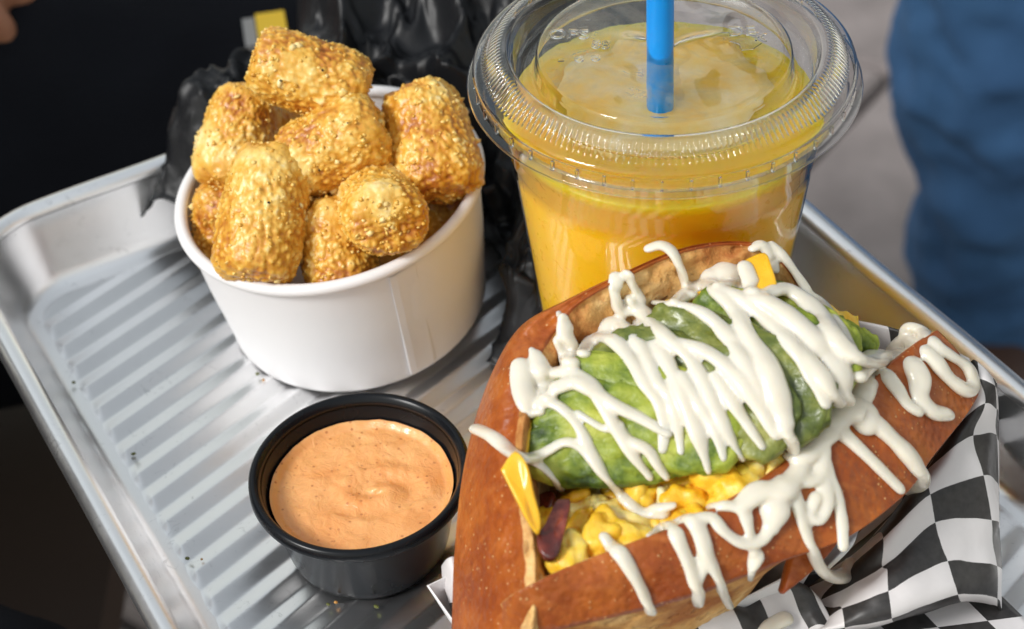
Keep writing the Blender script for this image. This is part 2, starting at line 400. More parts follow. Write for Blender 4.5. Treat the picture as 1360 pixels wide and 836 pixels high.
def tray_loft(prof):
    rings = [rrect(d) for d, z in prof]; n = len(rings[0]); V = []
    for i in range(n):
        for k, (d, z) in enumerate(prof):
            x, y = rings[k][i]
            p = TC + TU * x + TV * y
            V.append(Vector((p.x, p.y, z + 0.0006 * nz((x, y, 0), 25, 3.0) * (1 if z > 0.004 else 0.3))))
    return V, grid_faces(n, len(prof), close_u=True)
rimp = [(0.0035 - 0.0036 * math.cos(R(a)), 0.0228 + 0.0034 * math.sin(R(a))) for a in range(-110, 181, 15)]
V, F = tray_loft(rimp)
fix_normals(obj('rolled_rim', V, F, ALU, tray))
wallp = [(0.0069, 0.0226), (0.0073, 0.0205), (0.0080, 0.0185), (0.0105, 0.0115), (0.0132, 0.0045), (0.0142, 0.0022), (0.0155, 0.0008), (0.0172, 0.0003), (0.0192, 0.00005), (0.0215, -0.0004)]
V, F = tray_loft(wallp)
fix_normals(obj('side_wall', V, F, ALU, tray))
# ribbed floor
nx, ny = 330, 480
dI = 0.0183; V = []; ok = []; RIB_SH = []
RA = R(17.0); PER = 0.01035
for i in range(nx):
    x = -(TW - dI) + 2 * (TW - dI) * i / (nx - 1)
    for j in range(ny):
        y = -(TH - dI) + 2 * (TH - dI) * j / (ny - 1)
        s = (-x * math.sin(RA) + y * math.cos(RA)) / PER + 0.02 * nz((x, y, 0), 9, 1.0) + 0.15
        f = abs((s % 1.0) - 0.5) * 2                       # 0..1 triangle
        h = 0.8 * f + 0.2 * sstep(0.02, 0.98, f)
        qx = max(abs(x) - (TW - RC), 0); qy = max(abs(y) - (TH - RC), 0)
        de = min(TW - abs(x), TH - abs(y))
        if qx > 0 and qy > 0: de = RC - math.hypot(qx, qy)
        fade = sstep(0.0186, 0.0218, de)
        z = -0.0001 + (h * 0.0012) * fade + 0.00008 * nz((x, y, 0), 30, 5.0) * fade
        p = TC + TU * x + TV * y
        V.append(Vector((p.x, p.y, z))); ok.append(de); u_ = s % 1.0; RIB_SH.append(fade * (sstep(0.46, 0.54, u_) if u_ < 0.75 else 1 - sstep(0.96, 1.04, u_) if u_ > 0.9 else 1.0) if u_ > 0.04 else fade * (1 - sstep(0.96, 1.04, u_ + 1)))  # mask: one facet of each rib painted as the darker reflection
F = [f for f in grid_faces(nx, ny) if min(ok[k] for k in f) > 0.0178]
obj('ribbed_floor', V, F, ALU, tray, attrs={'rib_shade': RIB_SH})
# bits of seasoning on the tray floor
cr_me = []
for k in range(2):
    iv, iff = ico(1); me = bpy.data.meshes.new('herb_crumb')
    me.from_pydata([tuple(v * (0.0008 * (1 + 0.5 * nz(v, 2, k * 9)))) for v in iv], [], iff)
    me.materials.append(m_plastic('dried_herb', (0.10, 0.11, 0.02), 0.7) if k == 0 else m_plastic('fried_crumb', (0.5, 0.24, 0.05), 0.6)); cr_me.append(me)
CW = ['in the far left corner', 'midway down the left side beside a rib', 'near the bottom left, larger of two', 'near the bottom left, smaller of two', 'just left of the bowl foot, upper one', 'just left of the bowl foot, lower one',
      'near the left wall', 'just below the sauce cup, left one', 'just below the sauce cup, second from left', 'just below the sauce cup, right one',
      'beside the right rim']
for i, (px, py) in enumerate([(102, 362), (177, 603), (268, 743), (249, 742), (342, 497), (350, 505), (98, 508), (436, 803), (446, 800), (500, 806), (1345, 507)]):
    p = at(px, py, 0.0016)
    o = bpy.data.objects.new('herb_crumb', cr_me[0 if i % 3 != 2 and i not in (0, 10) else 1]); COL.objects.link(o); o.location = p
    o.scale = [random.uniform(.6, 1.3), random.uniform(.5, 1.0), 0.5]; o.rotation_euler = (0, 0, random.uniform(0, 6))
    tag(o, 'tiny ' + ('tan fried crumb' if o.data is cr_me[1] else 'green herb fleck') + ' on the tray floor ' + CW[i], 'crumb', 'loose crumbs on the tray floor')

# ------------------------------------------------------------------ paper bowl
BC = Vector((-0.04801, 0.41418, 0)); BRT, BZT, BRB = 0.04587, 0.05141, 0.04093
BN = Vector((-0.0818, -0.0644, 1)); BROT = Vector((0, 0, 1)).rotation_difference(BN.normalized()).to_matrix()
BC0 = BC + BN.normalized() * 0.0042 + Vector((0, 0, 0.0008))
bowl = thing('paper_bowl', BC0, 'round white paper bowl heaped with golden potato tots', 'bowl')
def oval(t, k, r, z):
    f = sstep(0.0, 0.05, z); return r * (1 + f * (0.0142 * math.cos(2 * t) + 0.0174 * math.sin(2 * t))), z
BH = 0.0492
prof = [(BRB - 0.004, 0.0045), (BRB - 0.0012, 0.0005), (BRB - 0.0003, 0.0), (BRB + 0.0001, 0.001), (BRB + 0.0006, 0.008), (BRB + 0.0022, 0.025), (BRT - 0.0016, BH - 0.004)]
V, F = lathe(prof, 128, BC0, oval, rot=BROT); wall = fix_normals(obj('outer_wall', V, F, PAPER, bowl))
prof = [(BRT - 0.0022, BH - 0.003), (BRT - 0.004, 0.030), (BRB - 0.002, 0.006), (BRB - 0.006, 0.005), (0.0005, 0.005)]
V, F = lathe(prof, 128, BC0, oval, rot=BROT); fix_normals(obj('inner_wall', V, F, PAPER, bowl))
prof = [(BRT - 0.0014 + 0.0019 * math.cos(R(a)), BH - 0.0016 + 0.0019 * math.sin(R(a))) for a in range(0, 360, 30)]
V, F = lathe(prof, 128, BC0, oval, close=True, rot=BROT); fix_normals(obj('rolled_rim', V, F, PAPER, bowl))
# overlapping side seam
sm = []
def bp(r, th, z):
    r2, z2 = oval(th, 0, r, z); return BC0 + BROT @ Vector((r2 * math.cos(th), r2 * math.sin(th), z2))
T0 = math.atan2(at(555, 440, 0.03).y - BC.y, at(555, 440, 0.03).x - BC.x)
for k in range(17):
    z = 0.0015 + (BH - 0.006) * k / 16
    r = BRB + 0.0002 + (BRT - 0.0016 - BRB) * (z / BH) + 0.0001
    sm.append([bp(r - 0.0002, T0 - 0.0005, z), bp(r + 0.00042, T0, z), bp(r + 0.00042, T0 + 0.05, z), bp(r + 0.0001, T0 + 0.2, z), bp(r - 0.0004, T0 + 0.24, z)])
V = [p for row in sm for p in row]; fix_normals(obj('side_seam', V, grid_faces(17, 5), PAPER, bowl, smooth=False))

# ------------------------------------------------------------------ potato tots
def make_tot(center, axis, L, Rr, seed, level=5, flat=0.0, crumbs=260, smoothpatch=0.0):
    iv, iff = ico(level)
    ax = axis.normalized(); q = Vector((0, 0, 1)).rotation_difference(ax).to_matrix()
    V = []; tone = []; random.seed(int(seed * 13) + 5)
    for v in iv:
        r = math.hypot(v.x, v.y)
        # superellipsoid-like barrel
        e = 4.6; k = (abs(r) ** e + abs(v.z) ** e) ** (-1 / e)
        p = Vector((v.x * k * Rr * (1 + 0.08 * v.z), v.y * k * Rr * (1 - flat), v.z * k * L))
        n = Vector((v.x / Rr, v.y / Rr, v.z / L * 1.2)).normalized()
        big = nz(p, 70, seed); med = nz(p, 190, seed + 5)
        d1 = noise.voronoi(p * 520 + Vector((seed, seed * 2, 0)))[0]
        d2 = noise.voronoi(p * 950 + Vector((seed * 3, seed, 4)))[0]
        c1 = max(0, 1 - d1[0] * 1.5); c2 = max(0, 1 - d2[0] * 1.5)
        sm_ = sstep(0.05, 0.4, nz(p, 60, seed + 11) + smoothpatch)
        rough = 1 - 0.75 * sm_
        eb = sstep(0.70, 0.95, abs(v.z) * k); h = 0.0007 * big + (0.0004 + 0.0007 * eb) * med + eb * 0.0006 * fbm(p, 260, seed + 2) + rough * (0.0008 * (c1 - 0.35) + 0.0005 * (c2 - 0.35)) + 0.0004 * fbm(p, 500, seed)
        V.append(center + q @ (p + n * h))
        endb = sstep(0.75, 1.0, abs(v.z) * k) * 0.16
        tone.append(min(1, max(0, 0.64 + 0.38 * big + 0.22 * med + rough * (0.55 * (c1 - 0.36) + 0.30 * (c2 - 0.36)) + 0.14 * sm_ - endb)))
    F = list(iff); mi = [0] * len(F)
    bv, bf = ico(1)
    nv = len(iv)
    for c in range(crumbs):
        i = random.randrange(nv); base = V[i]; nrm = (base - center).normalized()
        pep = c < 5
        s = random.uniform(0.0003, 0.0010) if not pep else random.uniform(0.0003, 0.0006)
        if c > crumbs - 9: s = random.uniform(0.0011, 0.0018)
        rot = Matrix.Rotation(random.uniform(0, 6.28), 3, Vector((random.random(), random.random(), random.random())).normalized())
        t = random.uniform(0.5, 0.95); o = len(V)
        sq = Vector((1, random.uniform(.5, 1), random.uniform(.4, .9)))
        if c > crumbs - 9: t = 0.95
        for v in bv:
            w = rot @ Vector((v.x * sq.x, v.y * sq.y, v.z * sq.z))
            V.append(base + w * s * (1 + 0.8 * nz(v, 1.7, c * 3.1)) + nrm * s * -0.1); tone.append(t)
        F += [tuple(k + o for k in f) for f in bf]; mi += [1 if pep else 0] * len(bf)
    return V, F, tone, mi
CR, CU, CF = _R, _U, _F
def img_axis(dx, dy, dz=0.0):
    """direction from its slope across the picture and its depth"""
    return (CR * dx - CU * dy + CF * dz).normalized()
TOTG = 'potato tots in the paper bowl'
tots = [  # px, py, z, axis (dx, dy, depth), half length, radius, label
    (350, 285, 0.061, (-0.16, 1, -0.25), 0.0200, 0.0128, 'large upright golden tot with pale chip, leaning on the front left bowl rim', 0.0),
    (412, 102, 0.084, (1, 0.33, 0.15), 0.0172, 0.0118, 'topmost golden brown tot at the back of the heap against the black bag', 0.0),
    (316, 184, 0.062, (-0.24, 1, -0.2), 0.0158, 0.0116, 'smooth pale yellow tot at the far left of the bowl with crumbly ends', 0.35),
    (441, 197, 0.071, (1, -0.42, -0.1), 0.0165, 0.0120, 'golden tot with black pepper specks lying on top in the middle', 0.1),
    (572, 190, 0.067, (0.28, 1, -0.3), 0.0172, 0.0130, 'blocky yellow crumb coated tot standing at the right rim', -0.05),
    (506, 278, 0.061, (0.25, 0.35, -1), 0.0150, 0.0120, 'round tot seen end on, below the blocky right tot', 0.0),
    (446, 330, 0.049, (0.28, 1, -0.15), 0.0140, 0.0110, 'half buried golden tot at the front middle of the bowl', 0.1),
    (306, 302, 0.042, (0.1, 1, 0.3), 0.0140, 0.0112, 'brown tot low against the left bowl wall behind the large upright one', 0.0),
    (562, 312, 0.038, (0.5, -0.5, 0.8), 0.0130, 0.0112, 'shaded brown tot low in the bowl at the right under the blocky one', 0.0),
    (505, 352, 0.034, (1, 0.1, 0.2), 0.0150, 0.0110, 'dark brown tot deep in the bowl beside the front rim', 0.0),
    (385, 188, 0.050, (0.6, 0.6, 0.3), 0.0150, 0.0110, 'shaded tot deep in the gap between the far left and middle tots', 0.0),
    (520, 368, 0.026, (0.4, 0.2, 0.9), 0.0130, 0.0105, 'dark tot at the bottom of the front gap in the bowl', 0.0),
    (588, 276, 0.038, (0.2, 0.4, 0.9), 0.0125, 0.0105, 'shaded tot tucked against the right bowl wall', 0.0),
    (470, 250, 0.045, (0.8, -0.2, 0.3), 0.0160, 0.0115, 'shaded tot buried between the middle tot and the end on tot', 0.0),
]
for i, (px, py, z, ax, L, rr, lab, sp) in enumerate(tots):
    c = at(px, py, z); deep = i > 7
    V, F, tone, mi = make_tot(c, img_axis(*ax), L, rr, 3.1 + i * 7.7, 5 if deep else 6, 0.06, 120 if deep else 300, sp)
    o = obj('potato_tot', V, F, [TOT, PEPPER], None, origin=c, attrs={'tone': tone}, midx=mi)
    tag(o, lab, 'potato tot', TOTG)

# ------------------------------------------------------------------ clear cup, lid, straw, juice
CC = Vector((0.04301, 0.37217, 0)); Z0 = 0.11034
cup = thing('plastic_cup', CC, 'clear plastic cup with ridged flat lid holding orange juice', 'cup')
def rcup(z):
    return 0.0312 + (0.0415 - 0.0312) * (z / 0.098)
wp = [(0.004, 0.0035), (0.024, 0.0035), (0.0275, 0.002), (0.029, 0.0), (0.0302, 0.0004), (0.0312, 0.004)]
wp += [(rcup(z), z) for z in (0.02, 0.04, 0.06, 0.075, 0.085)]
wp += [(0.0405, 0.0905), (0.0411, 0.0912), (0.0415, 0.0965), (0.0421, 0.0972), (0.0428, 0.1015), (0.0436, 0.1022), (0.0446, 0.1085), (0.0470, 0.1092), (0.0476, 0.1105), (0.0466, 0.1118)]
V, F = lathe(wp, 160, CC); fix_normals(obj('cup_wall', V, F, CUPM, cup))
# lid: closed shell with radial ribs
op = [(0.0510, 0.0000), (0.0512, 0.0004), (0.0508, 0.0009), (0.0494, 0.0011), (0.0489, 0.0016), (0.0487, 0.0036), (0.0492, 0.0044), (0.0495, 0.0052), (0.0492, 0.0061), (0.0484, 0.0066), (0.0474, 0.0066),
      (0.0468, 0.0069), (0.0462, 0.0075), (0.0450, 0.0087), (0.0438, 0.0099), (0.0430, 0.0106), (0.0422, 0.0111), (0.0412, 0.0113), (0.0402, 0.0111), (0.0396, 0.0104), (0.0391, 0.0085), (0.0387, 0.0055), (0.0383, 0.0032), (0.0376, 0.0023),
      (0.0362, 0.0020), (0.0348, 0.0021), (0.0338, 0.0026), (0.0334, 0.0040), (0.0331, 0.0070), (0.0328, 0.0086), (0.0322, 0.0092)]
disc = [(0.0322 * (1 - k / 16.0), 0.0092) for k in range(1, 16)] + [(0.0004, 0.0092)]
full = op + disc
def lid_xyz(t, r, z):
    # radial ribs on the sloping band
    w = sstep(0.0426, 0.0434, r) * (1 - sstep(0.0460, 0.0468, r))
    if w > 0:
        q = 0.00042 * w * math.cos(180 * t); z += q; r += q * 0.6
    if r < 0.0318 and z > 0.009:
        x = r * math.cos(t); y = r * math.sin(t); f = 1 - sstep(0.024, 0.0315, r)
        z += f * (0.0006 * nz((x, y, 0), 60, 2.0) + 0.0010 * nz((x, y, 0), 120, 8.0))
        g = math.exp(-(r / 0.013) ** 2)
        z += g * (0.0016 * math.cos(2 * t + 0.7) + 0.0006 * math.cos(4 * t + 1.1)) * min(1, r / 0.004) - 0.0012 * math.exp(-(r / 0.006) ** 2)
        z += 0.0012 * math.exp(-((y - 0.25 * x) / 0.0028) ** 2) * math.exp(-(x / 0.017) ** 2) * min(1, r / 0.005)
    return r, z
NS = 1080; V = []
def shell_profile(p, th):
    out = []
    for i, (r, z) in enumerate(p):
        a = p[max(i - 1, 0)]; b = p[min(i + 1, len(p) - 1)]
        dx, dz = b[0] - a[0], b[1] - a[1]; l = math.hypot(dx, dz) or 1
        out.append((r + dz / l * -th if False else r - dz / l * th * 1.0, z + dx / l * th))
    return out
inn = shell_profile(full, 0.00032)
loop_n = len(full) * 2
for i in range(NS):
    t = 2 * math.pi * i / NS
    for (r, z) in full:
        r2, z2 = lid_xyz(t, r, z); V.append(CC + Vector((r2 * math.cos(t), r2 * math.sin(t), Z0 + z2)))
    for k in range(len(full) - 1, -1, -1):
        r, z = full[k]; r2, z2 = lid_xyz(t, r, z); dr = inn[k][0] - full[k][0]; dz = inn[k][1] - full[k][1]
        r3 = max(r2 + dr, 0.0003); V.append(CC + Vector((r3 * math.cos(t), r3 * math.sin(t), Z0 + z2 + dz)))
F = grid_faces(NS, loop_n, close_u=True, close_v=True)
lid = fix_normals(obj('lid', V, F, LIDM, cup))
# lugs on the skirt
for k in range(44):
    t = 2 * math.pi * k / 44 + 0.03
    c = CC + Vector((0.0491 * math.cos(t), 0.0491 * math.sin(t), Z0 + 0.0025))
    obj('skirt_lug', *box(c, (0.0008, 0.0007, 0.0026), t), LIDM, lid, smooth=False)
# embossed letters on the disc
def emboss(txt, px, py, size, rot):
    cu = bpy.data.curves.new('embossed_letters', 'FONT'); cu.body = txt; cu.size = size; cu.extrude = 0.00018; cu.bevel_depth = 0.00006
    cu.align_x = 'CENTER'; cu.align_y = 'CENTER'
    tmp = bpy.data.objects.new('tmp', cu); COL.objects.link(tmp)
    dg = bpy.context.evaluated_depsgraph_get(); me = bpy.data.meshes.new_from_object(tmp.evaluated_get(dg))
    bpy.data.objects.remove(tmp)
    p = at(px, py, Z0 + 0.0097)
    Rz = Matrix.Rotation(rot, 3, 'Z')
    obj('embossed_letters', [p + Rz @ v.co for v in me.vertices], [tuple(f.vertices) for f in me.polygons], LIDM, lid, smooth=False)
emboss('OPS', 755, 46, 0.0060, R(-8)); emboss('88', 798, 60, 0.0050, R(-12)); emboss('DE', 985, 42, 0.0058, R(-4)); emboss('K', 1010, 50, 0.005, R(-15))
emboss('o o', 780, 77, 0.0050, R(0)); emboss('-', 745, 79, 0.006, R(0))
# arrow shaped emboss on the right of the disc
arr = [(968, 55), (990, 50), (1012, 58), (1000, 66), (985, 68), (982, 60)]
V = [at(x, y, Z0 + 0.0098) for x, y in arr] + [at(x, y, Z0 + 0.0093) for x, y in arr]; n = len(arr)
fix_normals(obj('embossed_arrow', V, [tuple(range(n)), tuple(range(2 * n - 1, n - 1, -1))] + [(i, (i + 1) % n, n + (i + 1) % n, n + i) for i in range(n)], LIDM, lid, smooth=False))
# breath of condensation under the raised disc
def m_fog():
    m = NM('condensation'); n1 = m.noise(55, 4, 0.6, dist=1.2); n2 = m.noise(900, 2)
    f = m.math('MULTIPLY', m.ramp(n1, [(0.44, 0.0), (0.66, 0.34)]), m.ramp(n2, [(0.35, 0.7), (0.6, 1.0)]))
    tr = m.n('ShaderNodeBsdfTransparent'); df = m.n('ShaderNodeBsdfTranslucent'); df.inputs[0].default_value = (0.9, 0.9, 0.9, 1)
    d2 = m.n('ShaderNodeBsdfDiffuse'); d2.inputs[0].default_value = (0.9, 0.9, 0.9, 1); ad = m.n('ShaderNodeMixShader'); m.l(df.outputs[0], ad.inputs[1]); m.l(d2.outputs[0], ad.inputs[2])
    mx = m.n('ShaderNodeMixShader'); m.l(f, mx.inputs[0]); m.l(tr.outputs[0], mx.inputs[1]); m.l(ad.outputs[0], mx.inputs[2]); m.l(mx.outputs[0], m.out.inputs['Surface']); return m.m
V, F = lathe([(0.0312, Z0 + 0.0080), (0.024, Z0 + 0.0080), (0.014, Z0 + 0.0074), (0.0045, Z0 + 0.0066)], 96, CC); obj('condensation', V, F, m_fog(), lid)
# juice
JZ = 0.1004
jp = [(0.0005, 0.0042), (0.024, 0.0042), (0.029, 0.005), (0.0306, 0.008)] + [(rcup(z) - 0.0006, z) for z in (0.02, 0.04, 0.06, 0.085)] + [(0.0399, 0.0905), (0.0405, 0.0915), (0.0409, 0.0966), (0.0415, 0.0974), (0.0419, JZ - 0.0006), (0.0417, JZ), (0.038, JZ - 0.0002), (0.030, JZ - 0.0002), (0.0005, JZ - 0.0002)]
V, F = lathe(jp, 128, CC)
juice = tag(fix_normals(obj('orange_juice', V, F, JUICE, None, origin=CC)), 'cloudy yellow orange juice filling the clear lidded cup', 'juice')
V, F = lathe([(0.0295, JZ - 0.0006), (0.029, JZ + 0.0002), (0.026, JZ + 0.0006), (0.02, JZ + 0.0008), (0.0005, JZ + 0.0008)], 96, CC + Vector((0.001, 0.008, 0)),
             fn=lambda t, k, r, z: (r * (1 + 0.22 * nz((math.cos(t), math.sin(t), 0), 1.6, 4) + 0.08 * nz((math.cos(t), math.sin(t), 0), 6, 9)), z))
fix_normals(obj('foam', V, F, FOAM, juice))
# straw
SD = Vector((-0.012, 0.0, 1)).normalized(); sb = CC + Vector((0.0004, 0, 0.006)); SRAD = 0.0035
V = []; rings = [(0.0, SRAD), (0.06, SRAD), (0.11, SRAD), (0.18, SRAD), (0.225, SRAD), (0.225, SRAD - 0.0003), (0.1, SRAD - 0.0003), (0.0, SRAD - 0.0003)]
for i in range(32):
    t = 2 * math.pi * i / 32
    for h, r in rings: V.append(sb + SD * h + Vector((r * math.cos(t), r * math.sin(t), 0)))
tag(fix_normals(obj('drinking_straw', V, grid_faces(32, len(rings), close_u=True, close_v=True), STRAW, None, origin=sb)), 'bright blue plastic straw pushed through the clear cup lid', 'straw')

# ------------------------------------------------------------------ black sauce cup
SC = Vector((-0.04327, 0.31547, 0.0010)); SRT, SZT, SRB = 0.0298, 0.0288, 0.0215
scup = thing('sauce_cup', SC, 'small black plastic portion cup holding pale orange sauce, in front of the bowl', 'sauce cup')
pr = [(0.0004, 0.0012), (SRB - 0.003, 0.0012), (SRB - 0.0022, 0.0), (SRB - 0.0004, 0.0), (SRB + 0.0004, 0.001), (SRB + 0.0012, 0.004), (SRT - 0.0040, 0.0215), (SRT - 0.0034, 0.0228), (SRT - 0.0032, SZT - 0.003)]
V, F = lathe(pr, 112, SC); fix_normals(obj('outer_wall', V, F, BLACKPL, scup))
pr = [(SRT - 0.0024, SZT - 0.0008), (SRT - 0.0034, SZT - 0.003), (SRT - 0.0046, 0.021), (SRB + 0.0004, 0.003), (SRB - 0.002, 0.002), (0.0004, 0.002)]
V, F = lathe(pr, 112, SC); fix_normals(obj('inner_wall', V, F, BLACKPL, scup))
pr = [(SRT - 0.0034, SZT - 0.0030), (SRT - 0.0002, SZT - 0.0034), (SRT, SZT - 0.0028), (SRT - 0.0001, SZT - 0.0010), (SRT - 0.0006, SZT - 0.0003), (SRT - 0.0014, SZT), (SRT - 0.0022, SZT - 0.0004), (SRT - 0.0030, SZT - 0.0016)]
V, F = lathe(pr, 112, SC, close=True); fix_normals(obj('rim', V, F, BLACKPL, scup))
# sauce
V = []; nr, na = 60, 140; SL = 0.0205
for i in range(nr):
    r = (SRT - 0.0050) * (i + 0.02) / (nr - 1 + 0.02)
    for k in range(na):
        t = 2 * math.pi * k / na; x = r * math.cos(t); y = r * math.sin(t)
        rr = math.hypot(x - 0.004, (y + 0.001) * 1.5); tt = math.atan2((y + 0.001) * 1.5, x - 0.004)
        z = 0.00055 * math.sin(tt * 1.0 + rr * 520) * (1 - sstep(0.010, 0.022, rr)) + 0.0005 * fbm((x, y, 0), 130, 2.0) + 0.0003 * abs(nz((x, y, 0), 320, 5.0)) + 0.0016 * sstep(0.90, 1.0, i / (nr - 1))
        V.append(SC + Vector((x, y, SL + z)))
F = grid_faces(nr, na, close_v=True) + [tuple(range(na - 1, -1, -1))]
tag(obj('dipping_sauce', V, F, SAUCE, None, origin=SC), 'speckled pale orange creamy sauce filling the small black cup', 'sauce')

# ------------------------------------------------------------------ sandwich
SA = (at(1290, 490, .07) - at(680, 790, .07)); SA.z = 0; SA.normalize(); SP = Vector((-SA.y, SA.x, 0))   # along, and away from the camera
SWC = at(900, 620, 0.0)
sand = thing('breakfast_sandwich', Vector((0.045, 0.285, 0.006)), 'split brioche bun stuffed with egg, avocado and cheese under zigzag white sauce', 'sandwich')
def loft(sections, nu, nv, wob, seed):
    """sections: lists of (point, crust) of one length -> dense grid, closed round the section"""
    K = len(sections[0])
    cols = [crom([s[k][0] for s in sections], nu) for k in range(K)]
    ccol = [crom([Vector((s[k][1], 0, 0)) for s in sections], nu) for k in range(K)]
    m = len(cols[0]); V = []; A = []; n = None
    for i in range(m):
        row = [cols[k][i] for k in range(K)]; row = row + [row[0]]
        crow = [ccol[k][i] for k in range(K)]; crow = crow + [crow[0]]
        P = crom(row, nv)[:-1]; Cc = crom(crow, nv)[:-1]; n = len(P)
        for p, c in zip(P, Cc): V.append(p); A.append(min(1, max(0, c.x)))
    F = grid_faces(m, n, close_v=True)
    # caps
    for i in (0, m - 1):
        cen = sum((V[i * n + k] for k in range(n)), Vector()) / n
        # several shrinking rings so that the cap can carry relief
        prev = [i * n + k for k in range(n)]
        for s in (0.85, 0.6, 0.35, 0.12):
            o = len(V)
            for k in range(n):
                V.append(cen + (V[i * n + k] - cen) * s); A.append(A[i * n + k] * 0.0)
            for k in range(n):
                q = (prev[k], prev[(k + 1) % n], o + (k + 1) % n, o + k); F.append(q if i else q[::-1])
            prev = list(range(o, o + n))
        F.append(tuple(prev))
    out = []
    for p, c in zip(V, A):
        crumb = 1 - c
        d = 0.0010 * fbm(p, 60, seed) + crumb * (0.0018 * fbm(p, 170, seed + 3) - 0.0010 * max(0, 1 - 1.6 * noise.voronoi(p * 260)[0][0])) * 1.3 + 0.00025 * nz(p, 330, seed)
        out.append(p + Vector((nz(p, 40, seed + 9) * 0.0006, nz(p, 40, seed + 19) * 0.0006, 0)) + (CAM - p).normalized() * d * wob)
    return out, F, A
# rear half with its rounded left end: outline O (crust) and inner lip I
rear = [((1080, 398), (1070, 402), .080, .080, .006), ((1042, 347), (1036, 354), .086, .085, .006), ((1000, 323), (994, 331), .091, .0905, .006), ((920, 327), (921, 337), .093, .0922, .006),
        ((840, 357), (844, 368), .093, .092, .006), ((765, 394), (774, 407), .091, .0903, .006), ((706, 428), (742, 446), .088, .086, .006), ((664, 483), (712, 500), .080, .084, .004),
        ((634, 550), (694, 560), .070, .081, .002), ((616, 630), (694, 640), .060, .077, .001), ((608, 720), (706, 725), .050, .071, .001), ((604, 800), (708, 800), .043, .064, .001), ((602, 870), (700, 870), .037, .056, .001), ((604, 930), (690, 930), .030, .046, .001)]
mid = Vector((0.045, 0.278, 0))
sec = []
for (O, I, zo, zi, w) in rear:
    o = at(*O, zo); i_ = at(*I, zi)
    inw = (i_ - o); inw.z = 0
    # inward: towards the long axis of the sandwich
    toax = (mid + SA * (o - mid).dot(SA) * 0.8) - o; toax.z = 0; toax.normalize()
    c = (o + i_) / 2 + Vector((0, 0, 0.0004 if w > 0.0045 else 0.003)) - toax * 0.0005
    ob = o - toax * w
    sec.append([(i_ + toax * 0.013 + Vector((0, 0, -0.052)), 0.0), (i_ + toax * 0.008 + Vector((0, 0, -0.026)), 0.0), (i_ + toax * 0.0022 + Vector((0, 0, -0.006)), 0.0), (i_ + toax * 0.0008 + Vector((0, 0, -0.0012)), 0.15), (i_, 0.25), (i_.lerp(o, 0.10) + Vector((0, 0, 0.0006)), 0.45), (i_.lerp(o, 0.22) + Vector((0, 0, 0.0012)), 1.0), (c, 1.0), (o, 1.0),
                (ob + Vector((0, 0, -0.009)), 1.0), (ob + toax * 0.003 + Vector((0, 0, -min(0.03, zo - 0.018))), 1.0), (Vector((o.x, o.y, 0.012)) + toax * 0.016, 0.8), (Vector((i_.x, i_.y, 0.012)) + toax * 0.016, 0.2)])
V, F, A = loft(sec, 9, 5, 1.0, 2.0)
BVH_src = []
fix_normals(obj('bun_half', V, F, CRUST, sand, attrs={'crust': A})); BVH_src.append((V, F))
front = [((668, 850), (668, 802), .052, .060), ((700, 842), (690, 786), .056, .067), ((780, 824), (745, 760), .058, .070), ((869, 803), (830, 726), .059, .071), ((965, 771), (920, 690), .060, .072), ((1045, 742), (1000, 645), .060, .073),
         ((1126, 712), (1070, 592), .059, .073), ((1200, 655), (1135, 530), .058, .073), ((1236, 606), (1180, 486), .057, .072), ((1282, 552), (1222, 455), .056, .071), ((1300, 520), (1246, 440), .055, .069)]
sec = []
for (O, I, zo, zi) in front:
    rt = sstep(1000, 1130, O[0])
    o = at(*O, zo); i_ = at(*I, zi); c = (o + i_) / 2 + Vector((0, 0, 0.0022))
    sec.append([(i_ + SP * 0.002 + Vector((0, 0, -0.035)), 0.0), (i_ + SP * 0.002 + Vector((0, 0, -0.014)), 0.0), (i_ + SP * 0.0014 + Vector((0, 0, -0.0026)), 0.30), (i_ + SP * 0.0006 + Vector((0, 0, -0.0006)), 0.6), (i_.lerp(o, 0.06) + Vector((0, 0, .0004)), 1.0), (c, 1.0), (o.lerp(i_, 0.06) + Vector((0, 0, 0.0008)), 1.0), (o + Vector((0, 0, -0.0004)), 0.85),
                (o + SP * (0.0012 + 0.004 * rt) + Vector((0, 0, -0.004)), 0.25 + 0.6 * rt), (o + SP * (0.006 + 0.010 * rt) + Vector((0, 0, -0.018 + 0.006 * rt)), 0.6 * rt), (o + SP * (0.014 + 0.012 * rt) + Vector((0, 0, -0.038)), 0.1)])
V, F, A = loft(sec, 10, 6, 1.0, 6.0)
fix_normals(obj('bun_half', V, F, CRUST, sand, attrs={'crust': A})); BVH_src.append((V, F))
# torn flap of crust hanging under the front half
fl = [(1042, 790, .045), (1060, 735, .052), (1110, 690, .056), (1125, 700, .054), (1095, 745, .048)]
def slab(pxs, th, seed, sub=3, wob=0.0006, edge=None):
    """thin slab over a pixel outline with heights, thickness th below the seen face"""
    P = [at(*q) for q in pxs]
    cen = sum(P, Vector()) / len(P)
    nrm = Vector()
    for i in range(len(P)): nrm += (P[i] - cen).cross(P[(i + 1) % len(P)] - cen)
    nrm.normalize()
    if nrm.dot(CAM - cen) < 0: nrm = -nrm
    ring = crom(P + [P[0]], 6)[:-1]; n = len(ring); V = []; F = []
    lv = [(1.0, -th), (1.03, -th * 0.5), (1.0, -th * 0.08), (0.93, 0), (0.7, 0), (0.4, 0), (0.1, 0)]
    for s, h in lv:
        for p in ring:
            q = cen + (p - cen) * s + nrm * h
            V.append(q + nrm * (wob * fbm(q, 120, seed)))
    F = grid_faces(len(lv), n, close_v=True); F.append(tuple(range(n))); F.append(tuple(range(len(V) - 1, len(V) - n - 1, -1)))
    return V, F
V, F = slab(fl, 0.003, 4); fix_normals(obj('crust_flap', V, F, CRUST, sand, attrs={'crust': [1.0] * len(V)})); BVH_src.append((V, F))

